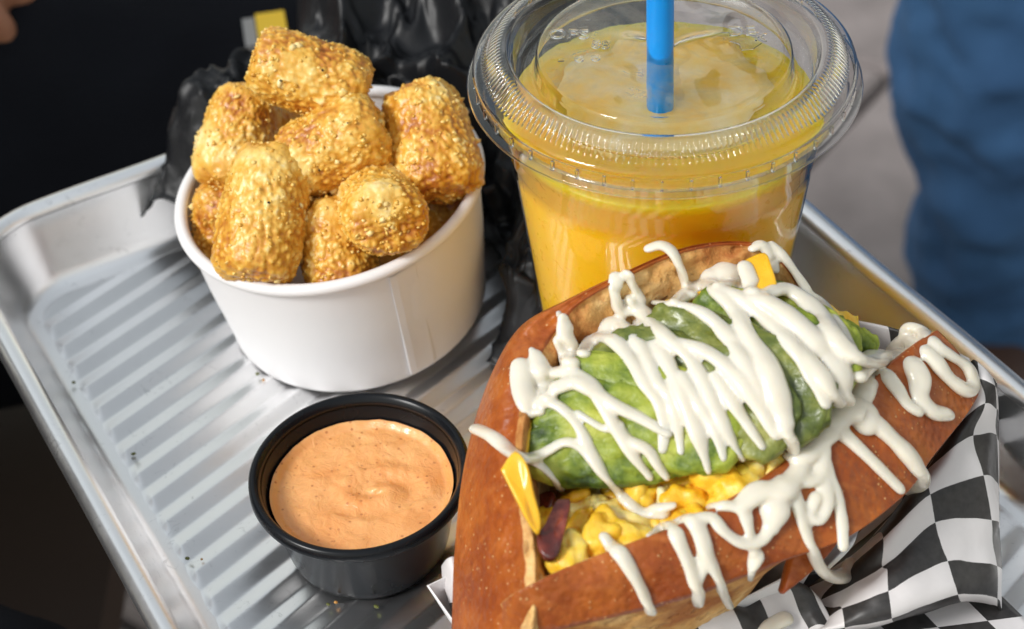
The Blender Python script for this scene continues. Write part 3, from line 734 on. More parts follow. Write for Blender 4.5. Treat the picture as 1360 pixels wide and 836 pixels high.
# bed of egg between the halves
bed = [((712, 620), (712, 790), .048, .046), ((745, 560), (745, 775), .056, .051), ((810, 480), (820, 745), .064, .054), ((900, 420), (910, 708), .070, .058), ((1000, 390), (1010, 650), .072, .060), ((1080, 400), (1080, 590), .070, .060), ((1140, 420), (1150, 520), .064, .058)]
rows = []
for a, b, za, zb in bed:
    pa, pb = at(*a, za), at(*b, zb); rows.append(crom([pa, pa.lerp(pb, 0.35) + Vector((0, 0, .002)), pa.lerp(pb, 0.7) + Vector((0, 0, .001)), pb], 10))
V = []
cols = [crom([r[k] for r in rows], 14) for k in range(len(rows[0]))]
for i in range(len(cols[0])):
    for k in range(len(cols)):
        p = cols[k][i]; V.append(p + Vector((0, 0, 0.0022 * fbm(p, 120, 3) + 0.0014 * nz(p, 300, 8))))
F = grid_faces(len(cols[0]), len(cols)); obj('egg_layer', V, F, EGG, sand); BVH_src.append((V, F))
def lumpv(c, ax, up, a, b, h, seed, level, amp, fr, crease=0.0, sq=2.0):
    iv, iff = ico(level); x = ax.normalized(); y = up.cross(x).normalized(); z = x.cross(y); V = []
    for v in iv:
        if sq != 2.0: v = v * (abs(v.x) ** sq + abs(v.y) ** sq + abs(v.z) ** sq) ** (-1 / sq)
        p = c + x * (v.x * a) + y * (v.y * b) + z * (v.z * h)
        n = (x * v.x / a + y * v.y / b + z * v.z / h).normalized()
        d = amp * fbm(p, fr, seed) + amp * 0.5 * nz(p, fr * 2.7, seed + 4)
        if crease: d -= crease * max(0, 0.5 - abs(nz(p, fr * 0.8, seed + 9)) * 4)
        V.append(p + n * d)
    return V, iff
UPC = (CAM - mid).normalized()
random.seed(21)
curds = []
pts = []
def inpoly(x, y, P):
    c = False
    for i in range(len(P)):
        (x1, y1), (x2, y2) = P[i], P[i - 1]
        if (y1 > y) != (y2 > y) and x < (x2 - x1) * (y - y1) / (y2 - y1) + x1: c = not c
    return c
EP = [(735, 668), (770, 655), (860, 632), (930, 610), (1000, 590), (1060, 560), (1085, 575), (1060, 610), (1000, 655), (930, 690), (850, 725), (790, 745), (745, 768), (724, 765), (724, 715)]
while len(pts) < 52:
    x, y = random.uniform(715, 1090), random.uniform(555, 770)
    if inpoly(x, y, EP) and all((x - q[0]) ** 2 + ((y - q[1]) * 1.2) ** 2 > 19 ** 2 for q in pts): pts.append((x, y))
    elif random.random() < 0.0004: break
for i, (px, py) in enumerate(pts):
    big = random.choice((0.75, 0.9, 1.0, 1.0, 1.35))
    a = random.uniform(.0052, .0080) * big
    c = at(px, py, 0.0615 + random.uniform(-.003, .003) + 0.003 * sstep(840, 960, px))
    V, F = lumpv(c, img_axis(random.uniform(-1, 1), random.uniform(-1, 1), random.uniform(-.3, .3)), UPC, a, a * random.uniform(.55, .8), a * random.uniform(.5, .75), i * 3.3, 4, 0.0030, 125, 0.0020)
    obj('egg_curd', V, F, EGGS[i % 3], sand); BVH_src.append((V, F))
# avocado slices
avs = [((704, 604, .0740), (925, 592, .0755), .0085, .0042, AVO), ((712, 565, .0775), (935, 570, .0790), .0110, .0044, AVO), ((740, 520, .0805), (985, 580, .0795), .0125, .0044, AVO),
       ((790, 480, .0830), (1050, 566, .0810), .0125, .0044, AVOD), ((850, 445, .0845), (1095, 548, .0820), .0125, .0044, AVOD), ((925, 410, .0860), (1130, 508, .0825), .0105, .0042, AVO),
       ((985, 390, .0835), (1132, 478, .0800), .0080, .0036, AVO), ((1105, 428, .0740), (1160, 468, .0725), .0036, .0022, AVO)]
for i, (a, b, wd, th, mt) in enumerate(avs):
    pa, pb = at(*a), at(*b); c = (pa + pb) / 2
    V, F = lumpv(c, pb - pa, UPC, (pb - pa).length / 2 * 1.06, wd, th, 5.0 + i * 4, 5, 0.0008 if mt is AVO else 0.0012, 210, 0.0016, 3.0)
    obj('avocado_slice', V, F, mt, sand); BVH_src.append((V, F))
# cheese and bacon
for i, q in enumerate([[(666, 624, .084), (684, 600, .086), (700, 618, .085), (709, 655, .081), (718, 690, .077), (714, 708, .075), (700, 690, .078), (684, 660, .081)],
                       [(985, 347, .0925), (1014, 335, .0935), (1024, 352, .093), (1031, 384, .091), (1012, 398, .090), (1000, 385, .090)],
                       [(870, 402, .086), (960, 380, .088), (965, 392, .087), (900, 412, .085)], [(698, 520, .080), (690, 560, .079), (697, 610, .077), (706, 560, .079)]]):
    V, F = slab(q, 0.0028, i + 2.0, wob=0.0004); fix_normals(obj('cheese_slice', V, F, CHEESE, sand)); BVH_src.append((V, F))
for i, q in enumerate([[(740, 662, .074), (757, 664, .074), (750, 700, .0735), (740, 735, .072), (722, 735, .072), (713, 712, .073), (726, 688, .074)], [(700, 660, .064), (735, 655, .066), (715, 700, .064), (703, 690, .063)]]):
    V, F = slab(q, 0.0022, i + 8.0, wob=0.0016); fix_normals(obj('bacon_strip', V, F, BACON, sand)); BVH_src.append((V, F))

# ------------------------------------------------------------------ checkered liner and carton tray
# nodes of the printed squares: (px, py, z) rows from the rim at the right end down to the front
Z = lambda x, y, z: at(1000 + x / 2.008, 420 + y / 2.008, z)
rowsL = [
    [Z(300, 470, .030), Z(430, 330, .040), Z(520, 200, .050), Z(575, 128, .058), Z(600, 120, .060), Z(640, 165, .056), Z(650, 180, .046), Z(650, 180, .020)],
    [Z(290, 500, .028), Z(420, 380, .038), Z(520, 260, .046), Z(580, 180, .054), Z(606, 165, .059), Z(646, 190, .056), Z(652, 215, .046), Z(652, 215, .018)],
    [Z(270, 540, .026), Z(400, 440, .036), Z(490, 345, .044), Z(565, 270, .051), Z(620, 232, .054), Z(650, 250, .049), Z(655, 275, .038), Z(655, 280, .014)],
    [Z(200, 610, .022), Z(330, 520, .033), Z(452, 400, .043), Z(530, 355, .047), Z(588, 320, .047), Z(640, 316, .042), Z(655, 330, .032), Z(655, 345, .010)],
    [Z(130, 660, .018), Z(250, 610, .030), Z(352, 565, .040), Z(474, 476, .0425), Z(616, 425, .041), Z(648, 440, .034), Z(656, 465, .024), Z(656, 490, .006)],
    [Z(60, 720, .018), Z(190, 690, .027), Z(350, 645, .0355), Z(487, 552, .0375), Z(638, 543, .032), Z(656, 565, .025), Z(659, 590, .016), Z(659, 620, .004)],
    [Z(0, 790, .016), Z(150, 775, .023), Z(242, 752, .030), Z(362, 733, .0315), Z(520, 656, .0315), Z(652, 668, .024), Z(661, 690, .013), Z(661, 715, .003)],
    [Z(-60, 850, .013), Z(100, 850, .018), Z(246, 830, .024), Z(372, 805, .026), Z(548, 742, .0255), Z(645, 752, .0165), Z(662, 775, .008), Z(662, 790, .002)],
    [Z(-80, 900, .004), Z(90, 880, .006), Z(250, 845, .012), Z(380, 815, .013), Z(556, 765, .012), Z(640, 770, .006), Z(655, 785, .003), Z(652, 790, .0015)],
]
for r_ in rowsL[:7]:
    r_[0].z -= 0.012; r_[1].z -= 0.010; r_[2].z -= 0.004
# columns slide one square to the right on the way down: shift print columns per row
uo = [0, 0, 0, 0, -1, -1, -1, -1, -1]
NU = 8
def patch(rows, uvr, nu=NU):
    K = len(rows[0]); cols = [crom([r[k] for r in rows], nu) for k in range(K)]
    uc = [crom([Vector((*r[k], 0)) for r in uvr], nu) for k in range(K)]
    V = []; UV = []
    m = len(cols[0])
    for i in range(m):
        P = crom([cols[k][i] for k in range(K)], nu); Q = crom([uc[k][i] for k in range(K)], nu)
        V += P; UV += [(q.x, q.y) for q in Q]; n = len(P)
    return V, grid_faces(m, n), UV
# print coordinates (column, row): column lines follow b, c, d of the photograph
uvr = []
colsU = [[-3, -2, -1, -0.3, 0, 1.0, 1.35, 2.4], [-3, -2, -1, -0.3, 0, 1.0, 1.35, 2.4], [-3, -2, -1, -0.45, 0, 1.0, 1.35, 2.4], [-3, -2, -1, -0.5, 0, 0.85, 1.2, 2.3], [-4, -3, -2, -1, 0, 0.6, 1.0, 2.1],
         [-4, -3, -2, -1, 0, 0.35, 0.8, 1.9], [-4.2, -3.6, -3, -2, -1, 0.0, 0.5, 1.6], [-4.2, -3.6, -3, -2, -1, -0.1, 0.4, 1.4], [-4.2, -3.6, -3, -2, -1, -0.2, 0.3, 1.2]]
rv = [-2.45, -2, -1, 0, 1, 2, 3, 4, 5]
for r in range(9): uvr.append([(u + 20.0, rv[r] + 21.0) for u in colsU[r]])
V, F, UV = patch(rowsL, uvr, 9)
V = [p + Vector((0, 0, 0.0008 * nz(p, 90, 4) + 0.0005 * nz(p, 220, 7))) for p in V]
parts = [(V, F, UV)]
# strip standing behind the right end of the bun
st = []; su = []
for (x, y, z), u in zip([(1085, 420, .060), (1118, 423, .0625), (1188, 437, .0635), (1258, 463, .0625), (1286, 476, .061)], [-2.0, -1.45, -0.35, 0.8, 1.25]):
    t_ = at(x, y, z); st.append([t_ + SP * 0.0015 + Vector((0, 0, -0.02)), t_, t_ - SP * 0.004 + Vector((0, 0, -0.012)), t_ - SP * 0.006 + Vector((0, 0, -0.035))])
    su.append([(u + 20.5, 0.0), (u + 20.5, 1.02), (u + 20.5, 1.95), (u + 20.5, 3.2)])
parts.append(patch(st, su, 8))
# left tip between bun and carton
lt = [[at(586, 752, .030), at(594, 742, .037), at(606, 740, .037), at(618, 752, .030)], [at(588, 775, .029), at(600, 772, .0345), at(612, 775, .0345), at(624, 785, .028)],
      [at(596, 800, .028), at(608, 798, .033), at(620, 800, .033), at(632, 812, .026)], [at(606, 830, .028), at(620, 828, .032), at(634, 830, .032), at(646, 845, .024)], [at(620, 870, .028), at(636, 868, .031), at(652, 870, .031), at(664, 885, .022)]]
lu = [[(0.05, v), (0.35, v), (0.65, v), (0.95, v)] for v in (0.02, 0.5, 0.97, 1.5, 2.2)]
parts.append(patch(lt, lu, 6))
# crumpled paper under the front of the bun
ft = []; fu = []
for k, (x, y, z) in enumerate([(640, 880, .034), (740, 858, .034), (830, 842, .034), (910, 822, .034), (960, 806, .033), (1000, 812, .028), (1035, 790, .026), (1065, 776, .029), (1090, 790, .026)]):
    p = at(x, y, z); ft.append([p + SP * .012 + Vector((0, 0, -.016)), p + SP * .004 + Vector((0, 0, -.003)), p, p - SP * .007 + Vector((0, 0, -.006)), p - SP * .018 + Vector((0, 0, -.014))])
    fu.append([(k * 0.9 + .15, 0), (k * 0.9 + .15, .9), (k * .9 + .15, 1.2), (k * .9 + .15, 1.9), (k * .9 + .15, 2.8)])
pf = patch(ft, fu, 8); pf = ([p + Vector((0, 0, 0.0035 * nz(p, 70, 3) + 0.0015 * nz(p, 160, 9))) for p in pf[0]], pf[1], pf[2]); parts.append(pf)
# lower layer of the sheet lying on the tray in front
lo = []; lou = []
for k in range(5):
    a = at(1040 + k * 72, 790 + (4 - k) * 9, .010 - k * .0012); lo.append([a + SP * .016, a + SP * .004, a - SP * .01, a - SP * .03]); lou.append([(k * 1.1 + .3, 0.2), (k * 1.1 + .3, 1.1), (k * 1.1 + .3, 2.1), (k * 1.1 + .3, 3.5)])
parts.append(patch(lo, lou, 6))
V = []; F = []; UV = []
for a, b, c in parts:
    o = len(V); V += a; F += [tuple(i + o for i in f) for f in b]; UV += c
liner = obj('paper_liner', V, F, CHECK, None, origin=(0.06, 0.28, 0.004), uvs=UV)
tag(liner, 'black and white checkered food paper wrapped under and around the sandwich', 'paper liner')
sd = liner.modifiers.new('thickness', 'SOLIDIFY'); sd.thickness = 0.00012
BVH_src.append((V, F))
# carton tray under the liner
c1 = at(568, 778, .032); lg = SA
def boat():
    w1 = Vector((lg.x, lg.y, 0)); pr_ = -SP
    c = [c1, c1 + w1 * 0.085, c1 + w1 * 0.085 + pr_ * 0.045, c1 + pr_ * 0.045]
    cen = sum(c, Vector()) / 4; V = []
    for s, z in ((1.0, .032), (0.80, .0022)):
        for p in c: q = cen + (p - cen) * s; V.append(Vector((q.x, q.y, z)))
    F = [(0, 1, 5, 4), (1, 2, 6, 5), (2, 3, 7, 6), (3, 0, 4, 7), (4, 5, 6, 7)]
    return V, F
V, F = boat(); bo = tag(obj('carton_tray', V, F, PAPER, None, smooth=False, origin=(V[4] + V[6]) / 2), 'white paperboard tray corner poking out below the left end of the sandwich', 'food carton')
sd = bo.modifiers.new('thickness', 'SOLIDIFY'); sd.thickness = 0.0006; sd.offset = 0

# ------------------------------------------------------------------ white sauce drizzle on the sandwich
av, af = merge(BVH_src); bvh = BVHTree.FromPolygons(av, af)
def strand(pts, w, lift=0.20, jit=0.28, seed=0.0, k=0.9, sq=0.58):
    """pts in the picture, w width in pixels (one or per point); laid on whatever it falls on"""
    P2 = crom([Vector((x, y, 0)) for x, y in pts], 7)
    ws = w if isinstance(w, (list, tuple)) else [w] * len(pts)
    W = crom([Vector((q, 0, 0)) for q in ws], 7)
    D = []
    for p in P2:
        h = bvh.ray_cast(CAM, ray(p.x, p.y)); D.append(h[3] if h[0] is not None and h[3] < 0.56 else None)
    known = [d for d in D if d is not None]
    if not known: return None
    last = known[0]; D2 = []
    for d in D:
        if d is None: d = last
        d = max(last - 0.004, min(last + 0.0030, d)); D2.append(d); last = d
    for _ in range(8):
        D2 = [D2[0]] + [(D2[i - 1] + 2 * D2[i] + D2[i + 1]) / 4 for i in range(1, len(D2) - 1)] + [D2[-1]]
    P = []; rad = []
    for i, p in enumerate(P2):
        r = (W[i].x * k + 2.0) * 0.5 * D2[i] / FPX * (1 + jit * nz((p.x * 0.02, p.y * 0.02, 0), 1.6, seed))
        P.append(CAM + ray(p.x, p.y) * (D2[i] - r * lift)); rad.append(r)
    return tube(P, rad, 14, squash=sq)
S_left = [
    ([(634, 570), (655, 580), (680, 602), (700, 610), (722, 602), (748, 588), (768, 592), (788, 612)], [22, 22, 22, 21, 16, 16, 17, 18]),
    ([(700, 608), (718, 618), (733, 633), (745, 650)], [16, 14, 14, 11]),
    ([(692, 488), (694, 515), (704, 545), (716, 548)], [24, 26, 26, 18]), ([(712, 472), (722, 500), (728, 530)], [18, 30, 24]), ([(706, 464), (712, 480), (720, 492)], [8, 18, 28]),
    ([(706, 536), (734, 536), (757, 552), (774, 576), (788, 608), (806, 636), (828, 660), (852, 680), (880, 682)], [18, 18, 18, 17, 17, 18, 18, 17, 20]), ([(872, 676), (892, 672)], [22, 14]),
    ([(724, 515), (735, 498), (760, 496), (785, 512), (800, 535), (812, 558), (830, 585), (845, 610), (862, 632)], [22, 26, 24, 22, 20, 20, 22, 18, 14]), ([(835, 585), (860, 598), (874, 618), (884, 632)], [16, 18, 17, 14]),
    ([(768, 548), (785, 560), (805, 570), (822, 565)], [10, 11, 12, 14]), ([(740, 515), (765, 508), (790, 520), (820, 540), (850, 555), (885, 575)], [22, 24, 22, 20, 20, 18]),
    ([(748, 425), (752, 445), (762, 470), (758, 482)], [16, 26, 34, 26]), ([(740, 455), (755, 480)], [16, 22]), ([(742, 415), (748, 432)], [7, 14]),
]
S_mid = [
    ([(775, 470), (790, 452), (815, 452), (838, 478), (858, 510), (878, 540), (882, 570), (880, 597)], [22, 26, 26, 24, 22, 22, 18, 13]),
    ([(775, 465), (800, 448), (812, 430), (834, 440), (858, 472), (872, 505), (890, 525), (900, 560), (904, 600)], [20, 24, 26, 26, 24, 24, 20, 18, 13]),
    ([(818, 370), (818, 395), (826, 418)], [22, 24, 22]), ([(834, 366), (842, 382), (852, 396)], [20, 20, 18]), ([(812, 384), (820, 410), (838, 412)], [14, 20, 20]),
    ([(838, 400), (862, 424), (885, 448), (905, 465), (925, 490), (945, 530), (962, 565), (984, 608)], [24, 28, 26, 24, 24, 24, 20, 15]),
    ([(850, 430), (880, 470), (900, 510), (915, 545), (930, 585), (941, 625)], [22, 24, 24, 26, 24, 13]),
    ([(868, 402), (890, 404), (915, 408), (940, 420), (962, 440), (985, 462), (1010, 490)], [12, 15, 18, 20, 24, 24, 26]),
    ([(862, 330), (878, 326), (893, 335), (903, 355), (910, 376), (918, 392)], [16, 18, 20, 20, 20, 20]),
    ([(896, 402), (915, 390), (938, 378), (958, 392), (978, 415), (992, 442), (1010, 470), (1025, 500), (1038, 540), (1046, 575), (1056, 606)], [16, 24, 28, 26, 26, 28, 34, 40, 38, 30, 18]),
    ([(946, 366), (965, 360), (982, 362)], [30, 36, 30]), ([(990, 356), (996, 372), (998, 384)], [26, 28, 24]), ([(955, 380), (975, 378), (1000, 388)], [20, 22, 22]),
    ([(960, 386), (985, 396), (1012, 418), (1035, 440), (1060, 470), (1080, 505), (1096, 535)], [22, 26, 28, 28, 26, 24, 18]),
    ([(935, 420), (960, 440), (985, 475), (1005, 510), (1020, 545)], [20, 24, 30, 32, 26]), ([(890, 452), (915, 458), (950, 475), (985, 505), (1010, 540), (1030, 575)], [18, 22, 28, 32, 30, 22]),
    ([(905, 500), (925, 530), (945, 560), (955, 585), (961, 608)], [18, 20, 22, 18, 13]), ([(950, 500), (970, 530), (990, 560), (1012, 592)], [18, 22, 20, 14]),
    ([(985, 396), (1015, 400), (1045, 418), (1075, 445), (1100, 475), (1118, 505), (1124, 530)], [18, 26, 34, 40, 44, 40, 30]), ([(1010, 420), (1040, 445), (1070, 475), (1098, 510), (1112, 535)], [18, 24, 28, 28, 22]),
    ([(1000, 330), (1012, 326), (1024, 342), (1030, 358)], [14, 17, 17, 13]), ([(1026, 326), (1040, 340), (1056, 362), (1072, 386)], [13, 16, 16, 15]),
    ([(1015, 392), (1040, 384), (1065, 396), (1085, 418), (1105, 445), (1128, 468), (1155, 482), (1175, 478)], [18, 24, 28, 32, 34, 30, 26, 22]), ([(1070, 386), (1092, 405), (1112, 432), (1130, 462)], [14, 18, 20, 20]),
]
S_front = [
    ([(803, 714), (812, 726), (826, 738), (844, 768), (856, 792), (864, 812)], [13, 17, 20, 18, 17, 14]),
    ([(862, 712), (878, 702), (892, 700), (902, 720), (914, 748), (924, 778), (927, 802)], [8, 14, 17, 18, 17, 17, 13]),
    ([(892, 699), (915, 690), (926, 700), (936, 728), (934, 748), (928, 770)], [12, 18, 18, 20, 14, 13]), ([(930, 715), (940, 738), (952, 764), (960, 788), (969, 806)], [16, 18, 17, 14, 10]),
    ([(930, 688), (946, 688), (960, 704), (978, 718), (996, 722), (1014, 714), (1022, 695), (1025, 668), (1018, 648), (1000, 650), (980, 668)], [14, 15, 18, 18, 18, 18, 18, 17, 17, 17, 14]),
    ([(946, 674), (965, 672), (986, 678), (994, 700), (1000, 728), (1004, 738), (998, 756), (996, 770)], [13, 16, 16, 14, 16, 18, 13, 8]),
    ([(985, 672), (1010, 655), (1035, 652), (1050, 640), (1062, 622)], [18, 26, 30, 24, 20]), ([(1030, 655), (1028, 680), (1024, 700)], [30, 34, 20]), ([(1042, 600), (1056, 606), (1072, 604), (1085, 590), (1098, 575)], [14, 22, 24, 24, 26]),
    ([(1040, 640), (1060, 640), (1082, 636), (1092, 615), (1092, 592)], [18, 18, 17, 17, 18]), ([(1052, 648), (1064, 685), (1076, 722), (1088, 752), (1104, 766), (1122, 764), (1131, 748)], [15, 17, 16, 17, 19, 18, 15]),
    ([(1090, 600), (1094, 640), (1096, 668), (1086, 690), (1076, 680), (1082, 662)], [18, 17, 17, 17, 18, 15]), ([(1096, 618), (1110, 655), (1118, 690), (1120, 726)], [16, 16, 16, 12]),
    ([(1105, 562), (1120, 548), (1142, 546), (1150, 560)], [34, 40, 38, 30]), ([(1118, 575), (1135, 590), (1158, 612), (1180, 634), (1194, 648)], [22, 18, 17, 17, 15]), ([(1140, 552), (1165, 565), (1190, 588), (1214, 615), (1222, 640), (1210, 652)], [30, 24, 22, 23, 24, 20]),
    ([(1145, 525), (1155, 505), (1172, 496), (1190, 515), (1204, 536), (1218, 546)], [24, 26, 24, 20, 19, 16]), ([(1165, 488), (1182, 474), (1204, 478), (1220, 500), (1222, 526), (1238, 546), (1256, 550)], [28, 28, 26, 24, 24, 22, 18]),
    ([(1184, 462), (1200, 452), (1222, 462), (1242, 480), (1262, 504), (1282, 518), (1292, 512)], [15, 18, 20, 20, 20, 20, 17]), ([(1200, 452), (1205, 436), (1222, 438), (1238, 456), (1262, 472), (1282, 486), (1292, 504)], [13, 15, 16, 18, 18, 20, 20]),
    ([(1140, 500), (1158, 478), (1176, 476)], [20, 24, 22]), ([(1118, 540), (1135, 520), (1148, 505)], [26, 28, 24]), ([(1006, 846), (1022, 832), (1042, 822)], [16, 20, 20]),
]
def drizzle(S, seed, k, sq):
    parts = []
    for i, (p, w) in enumerate(S):
        q = strand(p, w, seed=seed + i * 2.3, k=k, sq=sq)
        if q: parts.append(q)
    V, F = merge(parts)
    o = obj('sauce_drizzle', V, F, MAYO, sand)
    rm = o.modifiers.new('fuse', 'REMESH'); rm.mode = 'VOXEL'; rm.voxel_size = 0.00042; rm.use_smooth_shade = True
    s = o.modifiers.new('soften', 'SMOOTH'); s.factor = 0.5; s.iterations = 5
    return o
drizzle(S_left, 1.0, 1.05, 0.60); drizzle(S_mid, 40.0, 0.93, 0.60); drizzle(S_front, 90.0, 1.2, 0.66)

# ------------------------------------------------------------------ crumpled black bag behind the bowl
def ridged(p, s, seed):
    return 1 - abs(nz(p, s, seed)) * 2
V = []; na, nr = 260, 170
def crease(p, sc, seed):
    return max(0.0, 1 - abs(nz(p, sc, seed)) * 2.6) ** 2
for i in range(na):
    d = -38 + (152 + 38) * i / (na - 1); th = R(d)
    back = sstep(25, 60, d) * (1 - sstep(93, 106, d)); left = sstep(92, 110, d)
    end = sstep(-38, -20, d) * (1 - 0.6 * sstep(134, 152, d))
    zr = (0.032 + 0.022 * back + 0.020 * left) * end
    ext = 0.018 + 0.12 * back + 0.004 * left
    rd = Vector((math.cos(th), math.sin(th), 0))
    for j in range(nr):
        s = j / (nr - 1)
        if s < 0.42:
            q = s / 0.42; r = 0.0500 + (0.0075 + 0.012 * left) * q ** 2; z = 0.0015 + zr * math.sin(q * math.pi / 2); nn = (rd * -(1 - q) + Vector((0, 0, q + 0.2))).normalized()
        else:
            q = (s - 0.42) / 0.58; r = 0.0575 + 0.012 * left + ext * q
            z = 0.0015 + zr * (1 - (1 - back) * sstep(0.1, 1.0, q)) + back * (0.040 * sstep(0.05, 0.5, q) - 0.05 * sstep(0.75, 1.0, q)); nn = (rd * (0.2 + 0.6 * (1 - back)) + Vector((0, 0, 1))).normalized()
        p = Vector((BC.x, BC.y, z)) + rd * r
        pw = p + Vector((nz(p, 50, 31), nz(p, 50, 41), nz(p, 50, 51))) * 0.008
        w = (0.0070 - 0.004 * left) * crease(pw, 26, 2) + (0.0045 - 0.002 * left) * crease(pw, 60, 6) + 0.0016 * crease(pw, 130, 9) - 0.0015
        w *= sstep(0, 0.15, s) * (0.35 + 0.65 * end) * (1 + 0.6 * back)
        v = p + nn * w
        v.z = max(v.z, 0.0012); V.append(v)
bag = obj('plastic_bag', V, grid_faces(na, nr), BAG, None, origin=(BC.x, BC.y + 0.08, 0.002))
tag(bag, 'crumpled black plastic bag bunched up behind the bowl of tots', 'bag')
sd = bag.modifiers.new('thickness', 'SOLIDIFY'); sd.thickness = 0.0004

# ------------------------------------------------------------------ people around the tray, and what they sit on
def limb(pts, n=20, sub=8):
    P = crom([Vector(p[:3]) for p in pts], sub); r = [v.x for v in crom([Vector((p[3], 0, 0)) for p in pts], sub)]
    return tube(P, r, n)
def body(name, limbs, mat, parent, voxel=0.009, fold=0.0, fsize=0.08, sm=6):
    V, F = merge([limb(l) for l in limbs]); o = obj(name, V, F, mat, parent)
    m = o.modifiers.new('fuse', 'REMESH'); m.mode = 'VOXEL'; m.voxel_size = voxel; m.use_smooth_shade = True
    m = o.modifiers.new('soften', 'SMOOTH'); m.iterations = sm
    if fold:
        tx = bpy.data.textures.new(name + '_folds', 'CLOUDS'); tx.noise_scale = fsize; tx.noise_depth = 2
        m = o.modifiers.new('folds', 'DISPLACE'); m.texture = tx; m.strength = fold; m.texture_coords = 'GLOBAL'
    return o
# person in black sitting on the left with the tray on the knees
pa = thing('person', (-0.55, 0.42, GZ), 'person in black trousers sitting at the left, tray resting on the lap', 'person')
hipz = -0.105
body('trousers', [[(-0.52, 0.36, hipz, .12), (-0.30, 0.30, hipz, .100), (-0.05, 0.20, hipz + .01, .085), (0.04, 0.17, hipz + .005, .072), (0.03, 0.16, -0.30, .060), (0.0, 0.15, -0.53, .05)],
                  [(-0.52, 0.52, hipz, .12), (-0.32, 0.60, hipz, .105), (-0.14, 0.66, hipz, .090), (0.0, 0.70, hipz - .01, .070), (-0.01, 0.71, -0.30, .060), (-0.02, 0.70, -0.53, .05)],
                  [(-0.56, 0.36, -0.08, .12), (-0.56, 0.52, -0.08, .12)], [(-0.40, 0.36, hipz - .03, .08), (-0.40, 0.52, hipz - .03, .08)]], BLACKCLOTH, pa, 0.008, 0.03, 0.10)
body('jacket', [[(-0.58, 0.44, -0.02, .14), (-0.60, 0.44, 0.15, .14), (-0.60, 0.44, 0.34, .16), (-0.60, 0.44, 0.44, .10)], [(-0.60, 0.26, 0.38, .07), (-0.60, 0.62, 0.38, .07)],
                [(-0.60, 0.25, 0.38, .065), (-0.56, 0.19, 0.14, .055), (-0.40, 0.22, 0.02, .045)], [(-0.60, 0.63, 0.38, .065), (-0.54, 0.72, 0.16, .055), (-0.36, 0.69, 0.05, .045)]], BLACKCLOTH, pa, 0.009, 0.02, 0.08)
hp = at(62, -50, 0.0) - Vector((1, 0.25, -0.15)).normalized() * 0.15 + Vector((0.09, 0.02, 0))
def hand(w, d, side, up):
    d = d.normalized(); s = d.cross(up).normalized() * side; L = [[(*(w - d * .06), .026), (*w, .024), (*(w + d * .035), .030), (*(w + d * .075), .028)], [(*(w + d * .05 - s * .02), .02), (*(w + d * .05 + s * .02), .02)]]
    for k, (o_, l) in enumerate(((-.027, .060), (-.009, .072), (.009, .068), (.026, .052))):
        b = w + d * .078 + s * o_; L.append([(*b, .0092), (*(b + d * l * .5 + up * .006), .0088), (*(b + d * l * .85 - up * .008), .0080), (*(b + d * l - up * .022), .0068)])
    b = w + d * .02 - s * .03; L.append([(*b, .0115), (*(b + d * .03 - s * .018), .0105), (*(b + d * .06 - s * .022 - up * .006), .0085)])
    return L
hd = hand(hp + Vector((-0.09, -0.02, 0.0)), Vector((1, 0.25, -0.15)), 1, Vector((0.1, 0, 1)).normalized())
hd2 = hand(Vector((-0.33, 0.225, 0.008)), Vector((1, 0.05, -0.05)), -1, Vector((0, 0, 1)))
body('body', [[(-0.60, 0.44, 0.42, .055), (-0.595, 0.44, 0.50, .052), (-0.58, 0.44, 0.54, .06)], [(-0.585, 0.44, 0.56, .075), (-0.575, 0.44, 0.62, .088), (-0.59, 0.44, 0.67, .085)], [(-0.50, 0.44, 0.60, .012), (-0.48, 0.44, 0.575, .014)],
              [(-0.58, 0.35, 0.61, .012), (-0.58, 0.35, 0.58, .010)], [(-0.58, 0.53, 0.61, .012), (-0.58, 0.53, 0.58, .010)], [(-0.36, 0.69, 0.05, .036), (*(hp + Vector((-0.14, -0.03, 0.005))), .028)], [(-0.42, 0.22, 0.025, .036), (-0.36, 0.223, 0.01, .028)]] + [[(-0.60, 0.44, 0.42, .05), (-0.60, 0.60, 0.38, .04), (-0.56, 0.70, 0.20, .035), (-0.36, 0.69, 0.05, .034)], [(-0.60, 0.44, 0.42, .05), (-0.60, 0.28, 0.38, .04), (-0.56, 0.19, 0.14, .035), (-0.42, 0.22, 0.025, .034)]] + hd + hd2, SKIN, pa, 0.0032, 0, 0, 4)
V, F = lumpv(Vector((-0.605, 0.44, 0.655)), Vector((1, 0, 0)), Vector((0, 0, 1)), .098, .094, .095, 4, 4, .006, 30); obj('hair', V, F, BLACKCLOTH, pa)
for y in (0.15, 0.70):
    V, F = lumpv(Vector((0.05, y, GZ + 0.045)), Vector((1, 0, 0)), Vector((0, 0, 1)), .14, .05, .05, 3, 3, .004, 20); V = [Vector((v.x, v.y, max(v.z, GZ + 0.002))) for v in V]; obj('shoe', V, F, LEATHER, pa)
# bench under that person
be = thing('bench', (-0.5, 0.45, GZ), 'dark wooden bench under the person in black', 'bench')
for k in range(4): obj('seat_plank', *box((-0.62 + 0.125 * k, 0.45, -0.245), (0.115, 1.3, 0.03)), WOOD, be, smooth=False)
for x in (-0.60, -0.28):
    for y in (-0.12, 1.02): obj('leg', *box((x, y, (GZ - 0.26) / 2), (0.06, 0.06, -0.26 - GZ)), WOOD, be, smooth=False)

